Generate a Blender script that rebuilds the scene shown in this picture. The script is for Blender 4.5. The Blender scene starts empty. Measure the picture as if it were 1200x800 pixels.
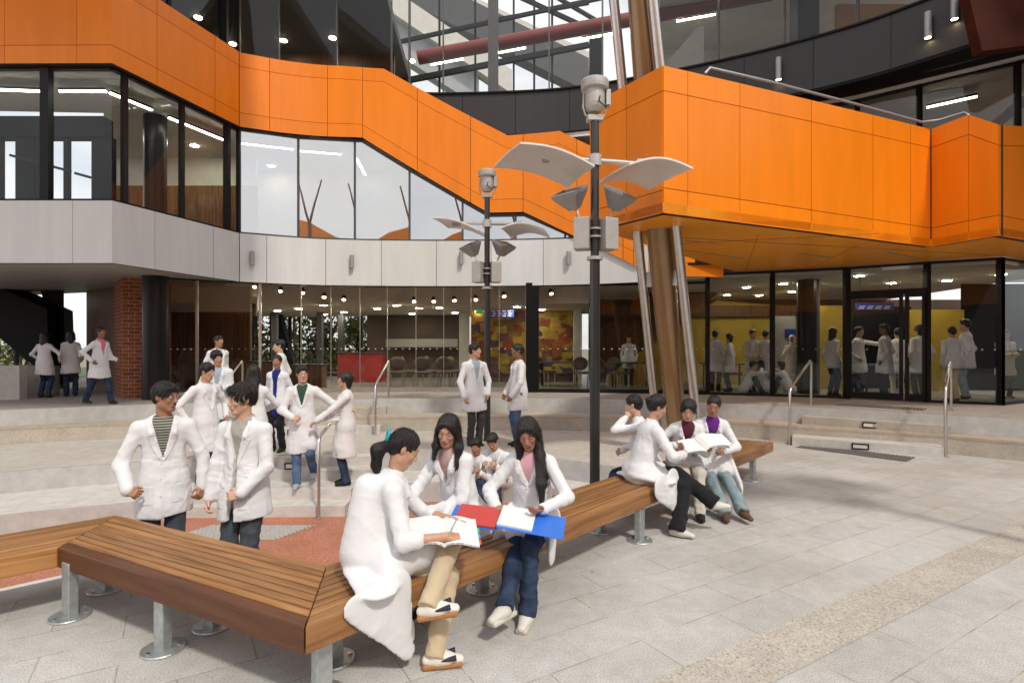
import bpy, bmesh, math, random
import numpy as np
from mathutils import Vector, Matrix
from mathutils.geometry import tessellate_polygon
R = math.radians
random.seed(7)
SC = bpy.context.scene
COL = SC.collection
H, FP, YH, CX = 1.8, 650.0, 405.0, 600.0      # camera height, focal length (px of a 1200 px wide picture), horizon row, centre column

# ---------------------------------------------------------------- placing helpers
def on(px, py, z=0.0):
    y = FP*(H-z)/(py-YH)
    return Vector(((px-CX)*y/FP, y, z))
def zat(py, y): return H-(py-YH)*y/FP
def xat(px, y): return (px-CX)*y/FP
def hit(path, px):
    """where the line of sight of a column crosses a wall path (list of x, y)"""
    k = (px-CX)/FP
    for (x0, y0), (x1, y1) in zip(path, path[1:]):
        a, b = x0-k*y0, x1-k*y1
        if a == b: continue
        t = a/(a-b)
        if -1e-6 <= t <= 1+1e-6 and y0+(y1-y0)*t > 0.5: return (x0+(x1-x0)*t, y0+(y1-y0)*t)
    best = None                      # just outside either end: prolong the end segment
    for (x0, y0), (x1, y1) in ((path[0], path[1]), (path[-1], path[-2])):
        a, b = x0-k*y0, x1-k*y1
        if a == b: continue
        t = a/(a-b)
        if y0+(y1-y0)*t > 0.5 and (best is None or abs(t) < best[0]): best = (abs(t), (x0+(x1-x0)*t, y0+(y1-y0)*t))
    return best[1]
def smooth_path(pts, n=8):
    out = []
    P = [pts[0]]+list(pts)+[pts[-1]]
    for i in range(1, len(P)-2):
        p0, p1, p2, p3 = [np.array(P[j], float) for j in (i-1, i, i+1, i+2)]
        for s in range(n):
            t = s/n
            out.append(tuple(0.5*((2*p1)+(-p0+p2)*t+(2*p0-5*p1+4*p2-p3)*t*t+(-p0+3*p1-3*p2+p3)*t**3)))
    out.append(tuple(pts[-1]))
    return out
def offset_path(pts, d):
    """shift an open polyline sideways (to its left) by d"""
    out = []
    for i, p in enumerate(pts):
        p = Vector(p[:2])
        ns = []
        if i > 0: v = p-Vector(pts[i-1][:2]); ns.append(Vector((-v.y, v.x)).normalized())
        if i < len(pts)-1: v = Vector(pts[i+1][:2])-p; ns.append(Vector((-v.y, v.x)).normalized())
        if len(ns) == 1: m = ns[0]
        else:
            m = (ns[0]+ns[1]); m.normalize(); m = m/max(0.4, m.dot(ns[0]))
        out.append((p.x+m.x*d, p.y+m.y*d))
    return out

# ---------------------------------------------------------------- materials
def mat(name):
    m = bpy.data.materials.new(name); m.use_nodes = True
    nt = m.node_tree
    for n in list(nt.nodes): nt.nodes.remove(n)
    return m, nt
def N(nt, t, **kw):
    n = nt.nodes.new(t)
    for k, v in kw.items():
        if k.startswith('i_'): n.inputs[k[2:].replace('_', ' ')].default_value = v
        else: setattr(n, k, v)
    return n
def L(nt, a, b): nt.links.new(a, b)
def rgba(c): return (c[0], c[1], c[2], 1)
def pbsdf(nt, col=(.5,.5,.5), rough=.6, metal=0, spec=.5, coat=0, coat_r=.1):
    out = N(nt, 'ShaderNodeOutputMaterial'); b = N(nt, 'ShaderNodeBsdfPrincipled')
    b.inputs['Base Color'].default_value = rgba(col); b.inputs['Roughness'].default_value = rough
    b.inputs['Metallic'].default_value = metal; b.inputs['Specular IOR Level'].default_value = spec
    b.inputs['Coat Weight'].default_value = coat; b.inputs['Coat Roughness'].default_value = coat_r
    L(nt, b.outputs[0], out.inputs[0])
    return b
def noise_vec(nt, scale, detail=4, rough=.55, stretch=(1,1,1), coord='pos', rot=(0,0,0)):
    if coord == 'pos': g = N(nt, 'ShaderNodeNewGeometry').outputs['Position']
    else: g = N(nt, 'ShaderNodeTexCoord').outputs['Object']
    mp = N(nt, 'ShaderNodeMapping'); mp.inputs['Scale'].default_value = stretch; mp.inputs['Rotation'].default_value = rot
    L(nt, g, mp.inputs[0])
    n = N(nt, 'ShaderNodeTexNoise'); n.inputs['Scale'].default_value = scale; n.inputs['Detail'].default_value = detail
    n.inputs['Roughness'].default_value = rough
    L(nt, mp.outputs[0], n.inputs['Vector'])
    return n
def ramp(nt, fac, stops):
    r = N(nt, 'ShaderNodeValToRGB')
    el = r.color_ramp.elements
    while len(el) < len(stops): el.new(.5)
    for e, (p, c) in zip(el, stops): e.position = p; e.color = rgba(c)
    L(nt, fac, r.inputs[0]); return r.outputs[0]
def mixc(nt, fac, a, b, mode='MIX'):
    m = N(nt, 'ShaderNodeMix'); m.data_type = 'RGBA'; m.blend_type = mode
    for s, v in ((m.inputs[0], fac), (m.inputs[6], a), (m.inputs[7], b)):
        if hasattr(v, 'is_linked') or hasattr(v, 'links'): L(nt, v, s)
        elif isinstance(v, (int, float)): s.default_value = v
        else: s.default_value = rgba(v)
    return m.outputs[2]
def bump(nt, b, h, strength=.3, dist=.01):
    n = N(nt, 'ShaderNodeBump'); n.inputs['Strength'].default_value = strength; n.inputs['Distance'].default_value = dist
    L(nt, h, n.inputs['Height']); L(nt, n.outputs[0], b.inputs['Normal'])
def simple(name, col, rough=.6, metal=0, var=.12, vs=3, bs=0, bscale=60, spec=.5, coat=0, coat_r=.1, bd=.003):
    m, nt = mat(name); b = pbsdf(nt, col, rough, metal, spec, coat, coat_r)
    if var:
        n = noise_vec(nt, vs)
        lo = tuple(c*(1-var) for c in col); hi = tuple(min(1, c*(1+var)) for c in col)
        L(nt, ramp(nt, n.outputs[0], [(.3, lo), (.7, hi)]), b.inputs['Base Color'])
    if bs:
        n2 = noise_vec(nt, bscale); bump(nt, b, n2.outputs[0], bs, bd)
    return m

MT = {}
def stone(name, base, spk=.25, speck=260, stain=(.30,.25,.2), stain_amt=.25, rough=.85, bs=.25):
    m, nt = mat(name); b = pbsdf(nt, base, rough, 0, .3)
    n1 = noise_vec(nt, speck, 2, .7)
    c1 = ramp(nt, n1.outputs[0], [(.32, tuple(c*(1-spk) for c in base)), (.5, base), (.68, tuple(min(1,c*(1+spk*.8)) for c in base))])
    n2 = noise_vec(nt, .9, 5, .6)
    f2 = ramp(nt, n2.outputs[0], [(.38, (0,0,0)), (.75, (1,1,1))])
    mm = N(nt, 'ShaderNodeMath', operation='MULTIPLY'); L(nt, f2, mm.inputs[0]); mm.inputs[1].default_value = stain_amt
    c2 = mixc(nt, mm.outputs[0], c1, stain)
    n3 = noise_vec(nt, 6, 4, .6)
    f3 = ramp(nt, n3.outputs[0], [(.3, (.86,.86,.86)), (.7, (1.08,1.08,1.08))])
    c3 = mixc(nt, 1.0, c2, f3, 'MULTIPLY')
    L(nt, c3, b.inputs['Base Color']); bump(nt, b, n1.outputs[0], bs, .002)
    return m
MT['concrete'] = stone('smooth_concrete', (.50,.475,.44), .12, 180, stain_amt=.3)
MT['concrete_lt'] = stone('pale_concrete', (.60,.57,.53), .08, 150, stain_amt=.2)
MT['concrete_dk'] = stone('landing_concrete', (.34,.30,.265), .12, 160, stain_amt=.3)
MT['granite'] = stone('sawn_granite', (.50,.49,.47), .2, 240, stain_amt=.12)
def pebble(name, cols, scale=75, rough=.8):
    m, nt = mat(name); b = pbsdf(nt, (.4,.35,.3), rough, 0, .3)
    g = N(nt, 'ShaderNodeNewGeometry').outputs['Position']
    v = N(nt, 'ShaderNodeTexVoronoi'); v.inputs['Scale'].default_value = scale; L(nt, g, v.inputs['Vector'])
    sp = N(nt, 'ShaderNodeSeparateColor'); L(nt, v.outputs['Color'], sp.inputs[0])
    c = ramp(nt, sp.outputs[0], [(i/(len(cols)-1), cc) for i, cc in enumerate(cols)])
    n3 = noise_vec(nt, 2.2, 4, .6); f3 = ramp(nt, n3.outputs[0], [(.3, (.85,.85,.85)), (.7, (1.1,1.1,1.1))])
    L(nt, mixc(nt, 1.0, c, f3, 'MULTIPLY'), b.inputs['Base Color']); bump(nt, b, v.outputs['Distance'], .35, .004)
    return m
MT['aggregate'] = pebble('exposed_aggregate', [(.30,.26,.21),(.50,.45,.37),(.42,.37,.30),(.56,.51,.44),(.38,.34,.28),(.48,.44,.38)], 120)
MT['aggregate_band'] = pebble('aggregate_paving', [(.27,.24,.205),(.48,.445,.385),(.41,.375,.315),(.55,.52,.46),(.46,.425,.37),(.37,.335,.285)], 92)
MT['terracotta'] = pebble('terracotta_aggregate', [(.36,.13,.075),(.44,.18,.11),(.50,.25,.17),(.33,.11,.06),(.46,.20,.13)], 85)

def paver():
    m, nt = mat('granite_pavers'); b = pbsdf(nt, (.5,.5,.5), .85, 0, .3)
    g = N(nt, 'ShaderNodeNewGeometry').outputs['Position']
    mp = N(nt, 'ShaderNodeMapping'); mp.vector_type = 'TEXTURE'
    # u along (.856,.517), v across
    mp.inputs['Rotation'].default_value = (0, 0, math.atan2(.517, .856))
    mp.inputs['Location'].default_value = (-.517*2.164, .856*2.164, 0)
    L(nt, g, mp.inputs[0])
    br = N(nt, 'ShaderNodeTexBrick'); br.offset = .42
    br.inputs['Scale'].default_value = 1; br.inputs['Brick Width'].default_value = .68; br.inputs['Row Height'].default_value = .333
    br.inputs['Mortar Size'].default_value = .0045; br.inputs['Mortar Smooth'].default_value = .3
    br.inputs['Color1'].default_value = rgba((.465,.465,.455)); br.inputs['Color2'].default_value = rgba((.51,.505,.49))
    L(nt, mp.outputs[0], br.inputs['Vector'])
    n1 = noise_vec(nt, 105, 3, .8)
    f1 = ramp(nt, n1.outputs[0], [(.34, (.62,.62,.62)), (.5, (1,1,1)), (.66, (1.26,1.26,1.24))])
    c1 = mixc(nt, 1.0, br.outputs['Color'], f1, 'MULTIPLY')
    # joints come and go between pale grout and tan dirt
    n2 = noise_vec(nt, 1.7, 4, .6); jc = ramp(nt, n2.outputs[0], [(.36, (.60,.57,.50)), (.5, (.33,.27,.21)), (.62, (.45,.43,.40))])
    c2 = mixc(nt, br.outputs['Fac'], c1, jc)
    n3 = noise_vec(nt, .7, 6, .65); st = ramp(nt, n3.outputs[0], [(.40, (1.05,1.04,1.02)), (.62, (.86,.83,.78))])
    c3 = mixc(nt, 1.0, c2, st, 'MULTIPLY')
    n4 = noise_vec(nt, 9, 3, .6); st4 = ramp(nt, n4.outputs[0], [(.3, (.92,.92,.92)), (.7, (1.06,1.06,1.06))])
    c4 = mixc(nt, 1.0, c3, st4, 'MULTIPLY')
    # chewing gum and scuffs trodden into the slabs
    vg = N(nt, 'ShaderNodeTexVoronoi'); vg.inputs['Scale'].default_value = 2.1; L(nt, g, vg.inputs['Vector'])
    gm = ramp(nt, vg.outputs['Distance'], [(.030, (.62,.60,.57)), (.042, (1,1,1))])
    n5 = noise_vec(nt, 22, 4, .7, (1,3,1)); sc5 = ramp(nt, n5.outputs[0], [(.60, (1,1,1)), (.72, (.86,.85,.83))])
    c5 = mixc(nt, 1.0, mixc(nt, 1.0, c4, gm, 'MULTIPLY'), sc5, 'MULTIPLY')
    L(nt, c5, b.inputs['Base Color'])
    bump(nt, b, n1.outputs[0], .35, .003)
    return m
MT['paver'] = paver()

def wood(name, cols, axis_scale=(1,1,1), scale=9, rough=.55, island=True, rot=0, coat=0):
    """streaky timber, grain along local x; every board of a mesh gets its own tone"""
    m, nt = mat(name); b = pbsdf(nt, cols[0], rough, 0, .35, coat, .25)
    tc = N(nt, 'ShaderNodeTexCoord').outputs['Object']
    mp0 = N(nt, 'ShaderNodeMapping'); mp0.inputs['Rotation'].default_value = (0,0,-rot); L(nt, tc, mp0.inputs[0])
    mp = N(nt, 'ShaderNodeMapping'); mp.inputs['Scale'].default_value = axis_scale; L(nt, mp0.outputs[0], mp.inputs[0])
    g0_ = N(nt, 'ShaderNodeNewGeometry').outputs['Random Per Island']; g1_ = N(nt, 'ShaderNodeObjectInfo').outputs['Random']
    sm_ = N(nt, 'ShaderNodeMath', operation='ADD'); L(nt, g0_, sm_.inputs[0]); L(nt, g1_, sm_.inputs[1]); fr_ = N(nt, 'ShaderNodeMath', operation='FRACT'); L(nt, sm_.outputs[0], fr_.inputs[0]); gi = fr_.outputs[0]
    ad = N(nt, 'ShaderNodeVectorMath', operation='ADD')
    sc = N(nt, 'ShaderNodeVectorMath', operation='SCALE'); sc.inputs[0].default_value = (31,17,23); L(nt, gi, sc.inputs['Scale'])
    L(nt, mp.outputs[0], ad.inputs[0]); L(nt, sc.outputs[0], ad.inputs[1])
    n = N(nt, 'ShaderNodeTexNoise'); n.inputs['Scale'].default_value = scale; n.inputs['Detail'].default_value = 6; n.inputs['Distortion'].default_value = .6
    L(nt, ad.outputs[0], n.inputs['Vector'])
    c = ramp(nt, n.outputs[0], [(.25, cols[0]), (.5, cols[1]), (.78, cols[2])])
    if island:
        t = ramp(nt, gi, [(0, (.62,.58,.55)), (.3, (1,1,1)), (.55, (.78,.75,.72)), (1, (1.32,1.28,1.15))])
        c = mixc(nt, 1.0, c, t, 'MULTIPLY')
    L(nt, c, b.inputs['Base Color']); bump(nt, b, n.outputs[0], .25, .003)
    return m

def orange_mat(name, base, rough=.42, coat=.12):
    m, nt = mat(name); b = pbsdf(nt, base, rough, 0, .3, coat, .18)
    gi = N(nt, 'ShaderNodeNewGeometry').outputs['Random Per Island']
    t = ramp(nt, gi, [(0, (.95,.94,.9)), (1, (1.04,1.05,1.1))])
    n = noise_vec(nt, 1.6, 5, .6, (2.5,2.5,.35)); t2 = ramp(nt, n.outputs[0], [(.3, (.93,.93,.94)), (.7, (1.04,1.04,1.03))])
    L(nt, mixc(nt, 1, mixc(nt, 1, base, t, 'MULTIPLY'), t2, 'MULTIPLY'), b.inputs['Base Color'])
    n2 = noise_vec(nt, .9, 2); bump(nt, b, n2.outputs[0], .06, .05)
    return m
MT['orange'] = orange_mat('orange_panel', (.86,.225,.004))
MT['orange_soffit'] = orange_mat('bounce_lit_soffit', (.95,.34,.02), .38, .15)  # lighter than the panel orange: warm light bounced from below is in the colour
MT['white_panel'] = orange_mat('white_panel', (.66,.665,.645), .4, .15)
MT['charcoal'] = orange_mat('charcoal_panel', (.036,.033,.032), .45, .1)
MT['joint'] = simple('dark_joint', (.03,.022,.018), .8, var=0)
MT['frame'] = simple('black_frame', (.010,.009,.009), .45, var=.1, spec=.2)
MT['frame_grey'] = simple('grey_frame', (.07,.07,.072), .4, var=.1)
MT['black_col'] = simple('black_column_paint', (.010,.010,.011), .32, var=.1, spec=.3)
MT['silver'] = simple('brushed_steel', (.62,.60,.57), .3, 1, var=.08, vs=12)
MT['galv'] = simple('galvanised_steel', (.50,.53,.53), .48, .75, var=.18, vs=22, bs=.1, bscale=40)
MT['bronze'] = simple('bronze_column_paint', (.27,.155,.065), .25, .35, var=.05, coat=.6, coat_r=.08)
MT['grey_fit'] = simple('grey_fitting_metal', (.36,.355,.35), .45, .5, var=.08, vs=8)
MT['lamp_grey'] = simple('lamp_housing_grey', (.42,.40,.37), .45, .25, var=.08, vs=9)
MT['lamp_wing'] = simple('white_reflector', (.72,.70,.66), .35, 0, var=.05, vs=4)
MT['lamp_glass'] = simple('lamp_lens', (.25,.24,.22), .12, .2, var=.1)
MT['pole'] = simple('black_pole_paint', (.02,.019,.019), .32, var=.1, coat=.3)
MT['brown_wall'] = simple('brown_wall', (.11,.07,.05), .6, var=.2, vs=1)
MT['white_wall'] = simple('off_white_wall', (.62,.60,.55), .7, var=.06)
MT['ceiling'] = simple('grey_ceiling', (.72,.70,.64), .75, var=.06)
MT['ceiling_dk'] = simple('dark_ceiling', (.10,.09,.08), .8, var=.1)
MT['soffit_grey'] = simple('grey_soffit_panel', (.36,.34,.32), .5, var=.06)
MT['black'] = simple('black_cladding', (.007,.007,.008), .6, var=.1, spec=.15)
MT['floor_in'] = simple('dark_floor', (.22,.21,.19), .4, var=.1)
MT['yellow'] = simple('mustard_wall', (.33,.22,.015), .6, var=.12, vs=2)
MT['red'] = simple('red_upholstery', (.40,.03,.03), .6, var=.12)
MT['rust'] = simple('rust_brown_cladding', (.13,.035,.014), .55, var=.2, vs=4)
MT['redbeam'] = simple('oxide_red_steel', (.22,.035,.022), .5, var=.12)
MT['bluesign'] = simple('blue_sign', (.02,.05,.30), .4, var=0)
MT['paper'] = simple('white_paper', (.80,.80,.79), .7, var=.03)
MT['grate'] = simple('steel_grating', (.24,.23,.21), .6, .4, var=.2, vs=40)
MT['tactile'] = simple('grey_tactile_paving', (.44,.42,.39), .7, .1, var=.12, vs=20)
MT['sky_bld'] = simple('far_wall', (.42,.44,.46), .6, var=.05)
MT['woodwall'] = wood('vertical_timber_wall', [(.10,.042,.016),(.23,.105,.04),(.33,.17,.07)], (9,9,.5), 2.2, .5)
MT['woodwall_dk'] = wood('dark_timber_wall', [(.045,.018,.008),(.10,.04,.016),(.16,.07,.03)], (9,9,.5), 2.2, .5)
MT['bench_wood'] = None
def brick():
    m, nt = mat('red_brick'); b = pbsdf(nt, (.3,.1,.05), .85, 0, .2)
    tc = N(nt, 'ShaderNodeTexCoord').outputs['UV']
    br = N(nt, 'ShaderNodeTexBrick'); br.inputs['Scale'].default_value = 1
    br.inputs['Brick Width'].default_value = .24; br.inputs['Row Height'].default_value = .086; br.inputs['Mortar Size'].default_value = .006
    br.inputs['Color1'].default_value = rgba((.30,.085,.03)); br.inputs['Color2'].default_value = rgba((.17,.045,.022)); br.inputs['Mortar'].default_value = rgba((.34,.27,.22))
    L(nt, tc, br.inputs['Vector'])
    n = noise_vec(nt, 30, 4); t = ramp(nt, n.outputs[0], [(.3, (.75,.75,.75)), (.7, (1.2,1.2,1.2))])
    L(nt, mixc(nt, 1, br.outputs['Color'], t, 'MULTIPLY'), b.inputs['Base Color'])
    bump(nt, b, br.outputs['Fac'], -.4, .006)
    return m
MT['brick'] = brick()
def glass(name, tint=.8, refl=.06, bow=.35, col=None):
    m, nt = mat(name)
    out = N(nt, 'ShaderNodeOutputMaterial')
    tr = N(nt, 'ShaderNodeBsdfTransparent'); tr.inputs[0].default_value = rgba(col or (tint, tint, tint*.97))
    gl = N(nt, 'ShaderNodeBsdfGlossy'); gl.inputs['Roughness'].default_value = 0.0; gl.inputs[0].default_value = rgba((.66,.68,.68) if refl < .2 else (.97,.96,.94))
    fr = N(nt, 'ShaderNodeFresnel'); fr.inputs[0].default_value = 1.42
    mr = N(nt, 'ShaderNodeMapRange'); mr.inputs['From Min'].default_value = 0; mr.inputs['From Max'].default_value = 1
    mr.inputs['To Min'].default_value = refl; mr.inputs['To Max'].default_value = 1
    L(nt, fr.outputs[0], mr.inputs['Value'])
    n = noise_vec(nt, bow, 2); bp = N(nt, 'ShaderNodeBump'); bp.inputs['Strength'].default_value = .05; bp.inputs['Distance'].default_value = .1
    L(nt, n.outputs[0], bp.inputs['Height']); L(nt, bp.outputs[0], gl.inputs['Normal'])
    mx = N(nt, 'ShaderNodeMixShader'); L(nt, mr.outputs[0], mx.inputs[0]); L(nt, tr.outputs[0], mx.inputs[1]); L(nt, gl.outputs[0], mx.inputs[2])
    L(nt, mx.outputs[0], out.inputs[0])
    return m
MT['glass'] = glass('clear_glass', .86, .012)
MT['glass_dark'] = glass('tinted_glass', .60, .03)
MT['glass_mirror'] = glass('reflective_glass', .55, .50)
def emit(name, col, s):
    m, nt = mat(name); out = N(nt, 'ShaderNodeOutputMaterial'); e = N(nt, 'ShaderNodeEmission')
    e.inputs[0].default_value = rgba(col); e.inputs[1].default_value = s; L(nt, e.outputs[0], out.inputs[0]); return m
MT['lit'] = emit('lit_downlight', (1,.93,.70), 130)
MT['lit_strip'] = emit('lit_tube', (1,.95,.82), 22)
MT['lit_warm'] = emit('lit_spot', (1,.76,.42), 26)
MT['step_light'] = simple('step_light_lens', (.72,.72,.70), .3, var=.03)
MT['exit'] = emit('lit_exit_sign', (.05,.5,.15), .5)

# ---------------------------------------------------------------- mesh building
class MB:
    def __init__(s): s.v = []; s.f = []; s.m = []; s.sm = []; s.uv = {}
    def add(s, vs, fs, mi=0, smooth=False, uvs=None):
        o = len(s.v); s.v += [tuple(v) for v in vs]
        for i, f in enumerate(fs):
            s.f.append(tuple(o+k for k in f)); s.m.append(mi); s.sm.append(smooth)
            if uvs: s.uv[len(s.f)-1] = uvs[i]
        return s
    def box(s, c, half, ax=None, mi=0, bev=0):
        c = Vector(c)
        X, Y, Z = ax if ax else (Vector((1,0,0)), Vector((0,1,0)), Vector((0,0,1)))
        X, Y, Z = Vector(X), Vector(Y), Vector(Z)
        hx, hy, hz = half
        if bev <= 0:
            vs = [c+X*hx*a+Y*hy*b+Z*hz*d for d in (-1,1) for b in (-1,1) for a in (-1,1)]
            s.add(vs, [(0,2,3,1),(4,5,7,6),(0,1,5,4),(2,6,7,3),(0,4,6,2),(1,3,7,5)], mi)
        else:
            bm = bmesh.new(); bmesh.ops.create_cube(bm, size=2)
            for v in bm.verts: v.co = Vector((v.co.x*hx, v.co.y*hy, v.co.z*hz))
            bmesh.ops.bevel(bm, geom=list(bm.edges), offset=min(bev, hx*.9, hy*.9, hz*.9), segments=2, profile=.5, affect='EDGES')
            bm.verts.index_update()
            s.add([c+X*v.co.x+Y*v.co.y+Z*v.co.z for v in bm.verts], [[v.index for v in f.verts] for f in bm.faces], mi)
            bm.free()
        return s
    def b2(s, x0, x1, y0, y1, z0, z1, mi=0, bev=0):
        return s.box(((x0+x1)/2, (y0+y1)/2, (z0+z1)/2), (abs(x1-x0)/2, abs(y1-y0)/2, abs(z1-z0)/2), None, mi, bev)
    def bar(s, a, b, w, h, mi=0, up=(0,0,1), bev=0):
        a, b = Vector(a), Vector(b); X = (b-a); l = X.length; X.normalize()
        Y = Vector(up).cross(X)
        if Y.length < 1e-4: Y = Vector((0,1,0)).cross(X)
        Y.normalize(); Z = X.cross(Y)
        return s.box((a+b)/2, (l/2, w/2, h/2), (X, Y, Z), mi, bev)
    def prism(s, poly, z0, z1, mi=0):
        n = len(poly)
        area = sum(poly[i][0]*poly[(i+1)%n][1]-poly[(i+1)%n][0]*poly[i][1] for i in range(n))
        if area < 0: poly = poly[::-1]
        tri = tessellate_polygon([[Vector((p[0], p[1], 0)) for p in poly]])
        vs = [(p[0], p[1], z0) for p in poly]+[(p[0], p[1], z1) for p in poly]
        fs = []
        for t in tri:
            a, b, c = [Vector((poly[k][0], poly[k][1])) for k in t]
            if (b-a).x*(c-a).y-(b-a).y*(c-a).x < 0: t = (t[0], t[2], t[1])
            fs.append(tuple(k+n for k in t)); fs.append((t[0], t[2], t[1]))
        for i in range(n): j = (i+1) % n; fs.append((i, j, j+n, i+n))
        return s.add(vs, fs, mi)
    def sheet(s, poly, z, mi=0):
        tri = tessellate_polygon([[Vector((p[0], p[1], 0)) for p in poly]]); fs = []
        for t in tri:
            a, b, c = [Vector((poly[k][0], poly[k][1])) for k in t]
            fs.append(tuple(t) if (b-a).x*(c-a).y-(b-a).y*(c-a).x > 0 else (t[0], t[2], t[1]))
        return s.add([(p[0], p[1], z) for p in poly], fs, mi)
    def tube(s, pts, rad, n=12, mi=0, caps=True, squash=None):
        pts = [Vector(p) for p in pts]; k = len(pts)
        rs = rad if isinstance(rad, (list, tuple)) else [rad]*k
        vs, fs = [], []; up = None
        for i, p in enumerate(pts):
            t = (pts[min(i+1, k-1)]-pts[max(i-1, 0)]).normalized()
            if up is None: up = Vector((0,0,1)) if abs(t.z) < .9 else Vector((1,0,0))
            x = up.cross(t).normalized(); y = t.cross(x).normalized(); up = y
            for j in range(n):
                a = 2*math.pi*j/n; vs.append(p+(x*math.cos(a)+y*math.sin(a))*rs[i])
        for i in range(k-1):
            for j in range(n):
                q = (j+1) % n; fs.append((i*n+j, i*n+q, (i+1)*n+q, (i+1)*n+j))
        s.add(vs, fs, mi, True)
        if caps:
            s.add(vs[:n], [tuple(range(n))[::-1]], mi); s.add(vs[-n:], [tuple(range(n))], mi)
        return s
    def lathe(s, c, prof, n=24, mi=0, ax=None):
        c = Vector(c); X, Y, Z = [Vector(a) for a in (ax or ((1,0,0),(0,1,0),(0,0,1)))]
        vs, fs = [], []
        for r, z in prof:
            for j in range(n):
                a = 2*math.pi*j/n; vs.append(c+X*r*math.cos(a)+Y*r*math.sin(a)+Z*z)
        for i in range(len(prof)-1):
            for j in range(n):
                q = (j+1) % n; fs.append((i*n+j, i*n+q, (i+1)*n+q, (i+1)*n+j))
        s.add(vs, fs, mi, False)
        s.add(vs[:n], [tuple(range(n))[::-1]], mi); s.add(vs[-n:], [tuple(range(n))], mi)
        return s
    def sphere(s, c, rad, ax=None, mi=0, n=12, m=8):
        c = Vector(c); X, Y, Z = [Vector(a) for a in (ax or ((1,0,0),(0,1,0),(0,0,1)))]
        if isinstance(rad, (int, float)): rad = (rad,)*3
        vs = [c+Z*rad[2]]
        for i in range(1, m):
            th = math.pi*i/m
            for j in range(n):
                a = 2*math.pi*j/n
                vs.append(c+X*rad[0]*math.sin(th)*math.cos(a)+Y*rad[1]*math.sin(th)*math.sin(a)+Z*rad[2]*math.cos(th))
        vs.append(c-Z*rad[2]); fs = []
        for j in range(n): fs.append((0, 1+j, 1+(j+1)%n))
        for i in range(m-2):
            for j in range(n):
                a, b = 1+i*n+j, 1+i*n+(j+1)%n; fs.append((a, a+n, b+n, b))
        for j in range(n): fs.append((len(vs)-1, 1+(m-2)*n+(j+1)%n, 1+(m-2)*n+j))
        return s.add(vs, fs, mi, True)
    def wall(s, path, zb, zt, th=0.0, mi=0):
        """vertical strip along a path; zb, zt numbers or lists; th gives it thickness away from the viewer"""
        n = len(path)
        B = zb if isinstance(zb, (list, tuple)) else [zb]*n; T = zt if isinstance(zt, (list, tuple)) else [zt]*n
        vs = [(p[0], p[1], b) for p, b in zip(path, B)]+[(p[0], p[1], t) for p, t in zip(path, T)]
        fs = [(i, i+1, i+1+n, i+n) for i in range(n-1)]
        if th:
            q = offset_path(path, th)
            vs += [(p[0], p[1], b) for p, b in zip(q, B)]+[(p[0], p[1], t) for p, t in zip(q, T)]
            for i in range(n-1):
                fs += [(2*n+i+1, 2*n+i, 3*n+i, 3*n+i+1), (n+i, n+i+1, 3*n+i+1, 3*n+i), (i+1, i, 2*n+i, 2*n+i+1)]
            fs += [(0, n, 3*n, 2*n), (n-1, 3*n-1, 4*n-1, 2*n-1)]
        return s.add(vs, fs, mi)
    def build(s, name, mats, parent=None, loc=None):
        me = bpy.data.meshes.new(name)
        me.from_pydata(s.v, [], s.f)
        if not isinstance(mats, (list, tuple)): mats = [mats]
        for m in mats: me.materials.append(MT[m] if isinstance(m, str) else m)
        me.polygons.foreach_set('material_index', s.m); me.polygons.foreach_set('use_smooth', s.sm)
        if s.uv:
            u = me.uv_layers.new(name='UVMap')
            for fi, co in s.uv.items():
                for li, c in zip(me.polygons[fi].loop_indices, co): u.data[li].uv = c
        me.update()
        o = bpy.data.objects.new(name, me); COL.objects.link(o)
        if parent is not None: o.parent = parent
        return o
def tag(o, label=None, cat=None, group=None, kind=None):
    if label: o['label'] = label
    if cat: o['category'] = cat
    if group: o['group'] = group
    if kind: o['kind'] = kind
    return o
def empty(name, loc=(0,0,0), rz=0, label=None, cat=None, group=None):
    o = bpy.data.objects.new(name, None); COL.objects.link(o); o.location = loc; o.rotation_euler = (0,0,rz)
    o.empty_display_size = .1
    return tag(o, label, cat, group)
def struct(o): o['kind'] = 'structure'; return o
KIDS = {}
def kids(o): return [c for c in bpy.data.objects if c.parent == o]
def copy_tree(o, parent=None):
    c = o.copy(); COL.objects.link(c)
    if parent is not None: c.parent = parent
    for ch in kids(o): copy_tree(ch, c)
    return c
# ================================================================ ground, terraces
PLAZA_R = [(1.5,6.55)]
R60 = smooth_path([(-16,7.2),(-12.5,9.0),(-9.5,10.33),(-7.3,11.35),(-4,12.35),(0,12.62),(2.5,12.25),(5.14,11.14),(7.45,9.5),(8.4,8.85),(12,6.2),(16,3.2)])
R30 = smooth_path([(-16,6.4),(-12.5,8.4),(-9.35,10.07),(-7.4,10.75),(-4,11.5),(0,11.82),(2.5,11.55),(4.3,10.95),(5.3,10.34),(7.15,9.28),(8.0,8.6),(12,5.6),(16,2.6)])
R00 = smooth_path([(-16,1.0),(-12,4.4),(-9.2,6.6),(-7.27,7.87),(-6.1,8.45),(-4,9.1),(-2,9.35),(-.6,9.25),(.46,8.93),(1.21,8.5),(2.1,7.75),(2.62,7.3)])
RM3 = smooth_path([(-16,-.6),(-12,3.1),(-9,5.3),(-6.36,6.89),(-5.15,7.45),(-4.3,7.95),(-3,8.35),(-1.2,8.55),(-.2,8.5),(.57,8.2),(1.15,7.75),(1.5,7.1)])
benchback = [(2.62,7.3),(-1.07,3.55),(-3.14,4.63),(-11.0,-2.5)]       # plaza edge behind the seats
inner = [(1.5,7.1),(-1.2,4.75),(-3.3,5.85),(-11.6,-1.8)]
MT['deck'] = MT['concrete_lt']
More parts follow.
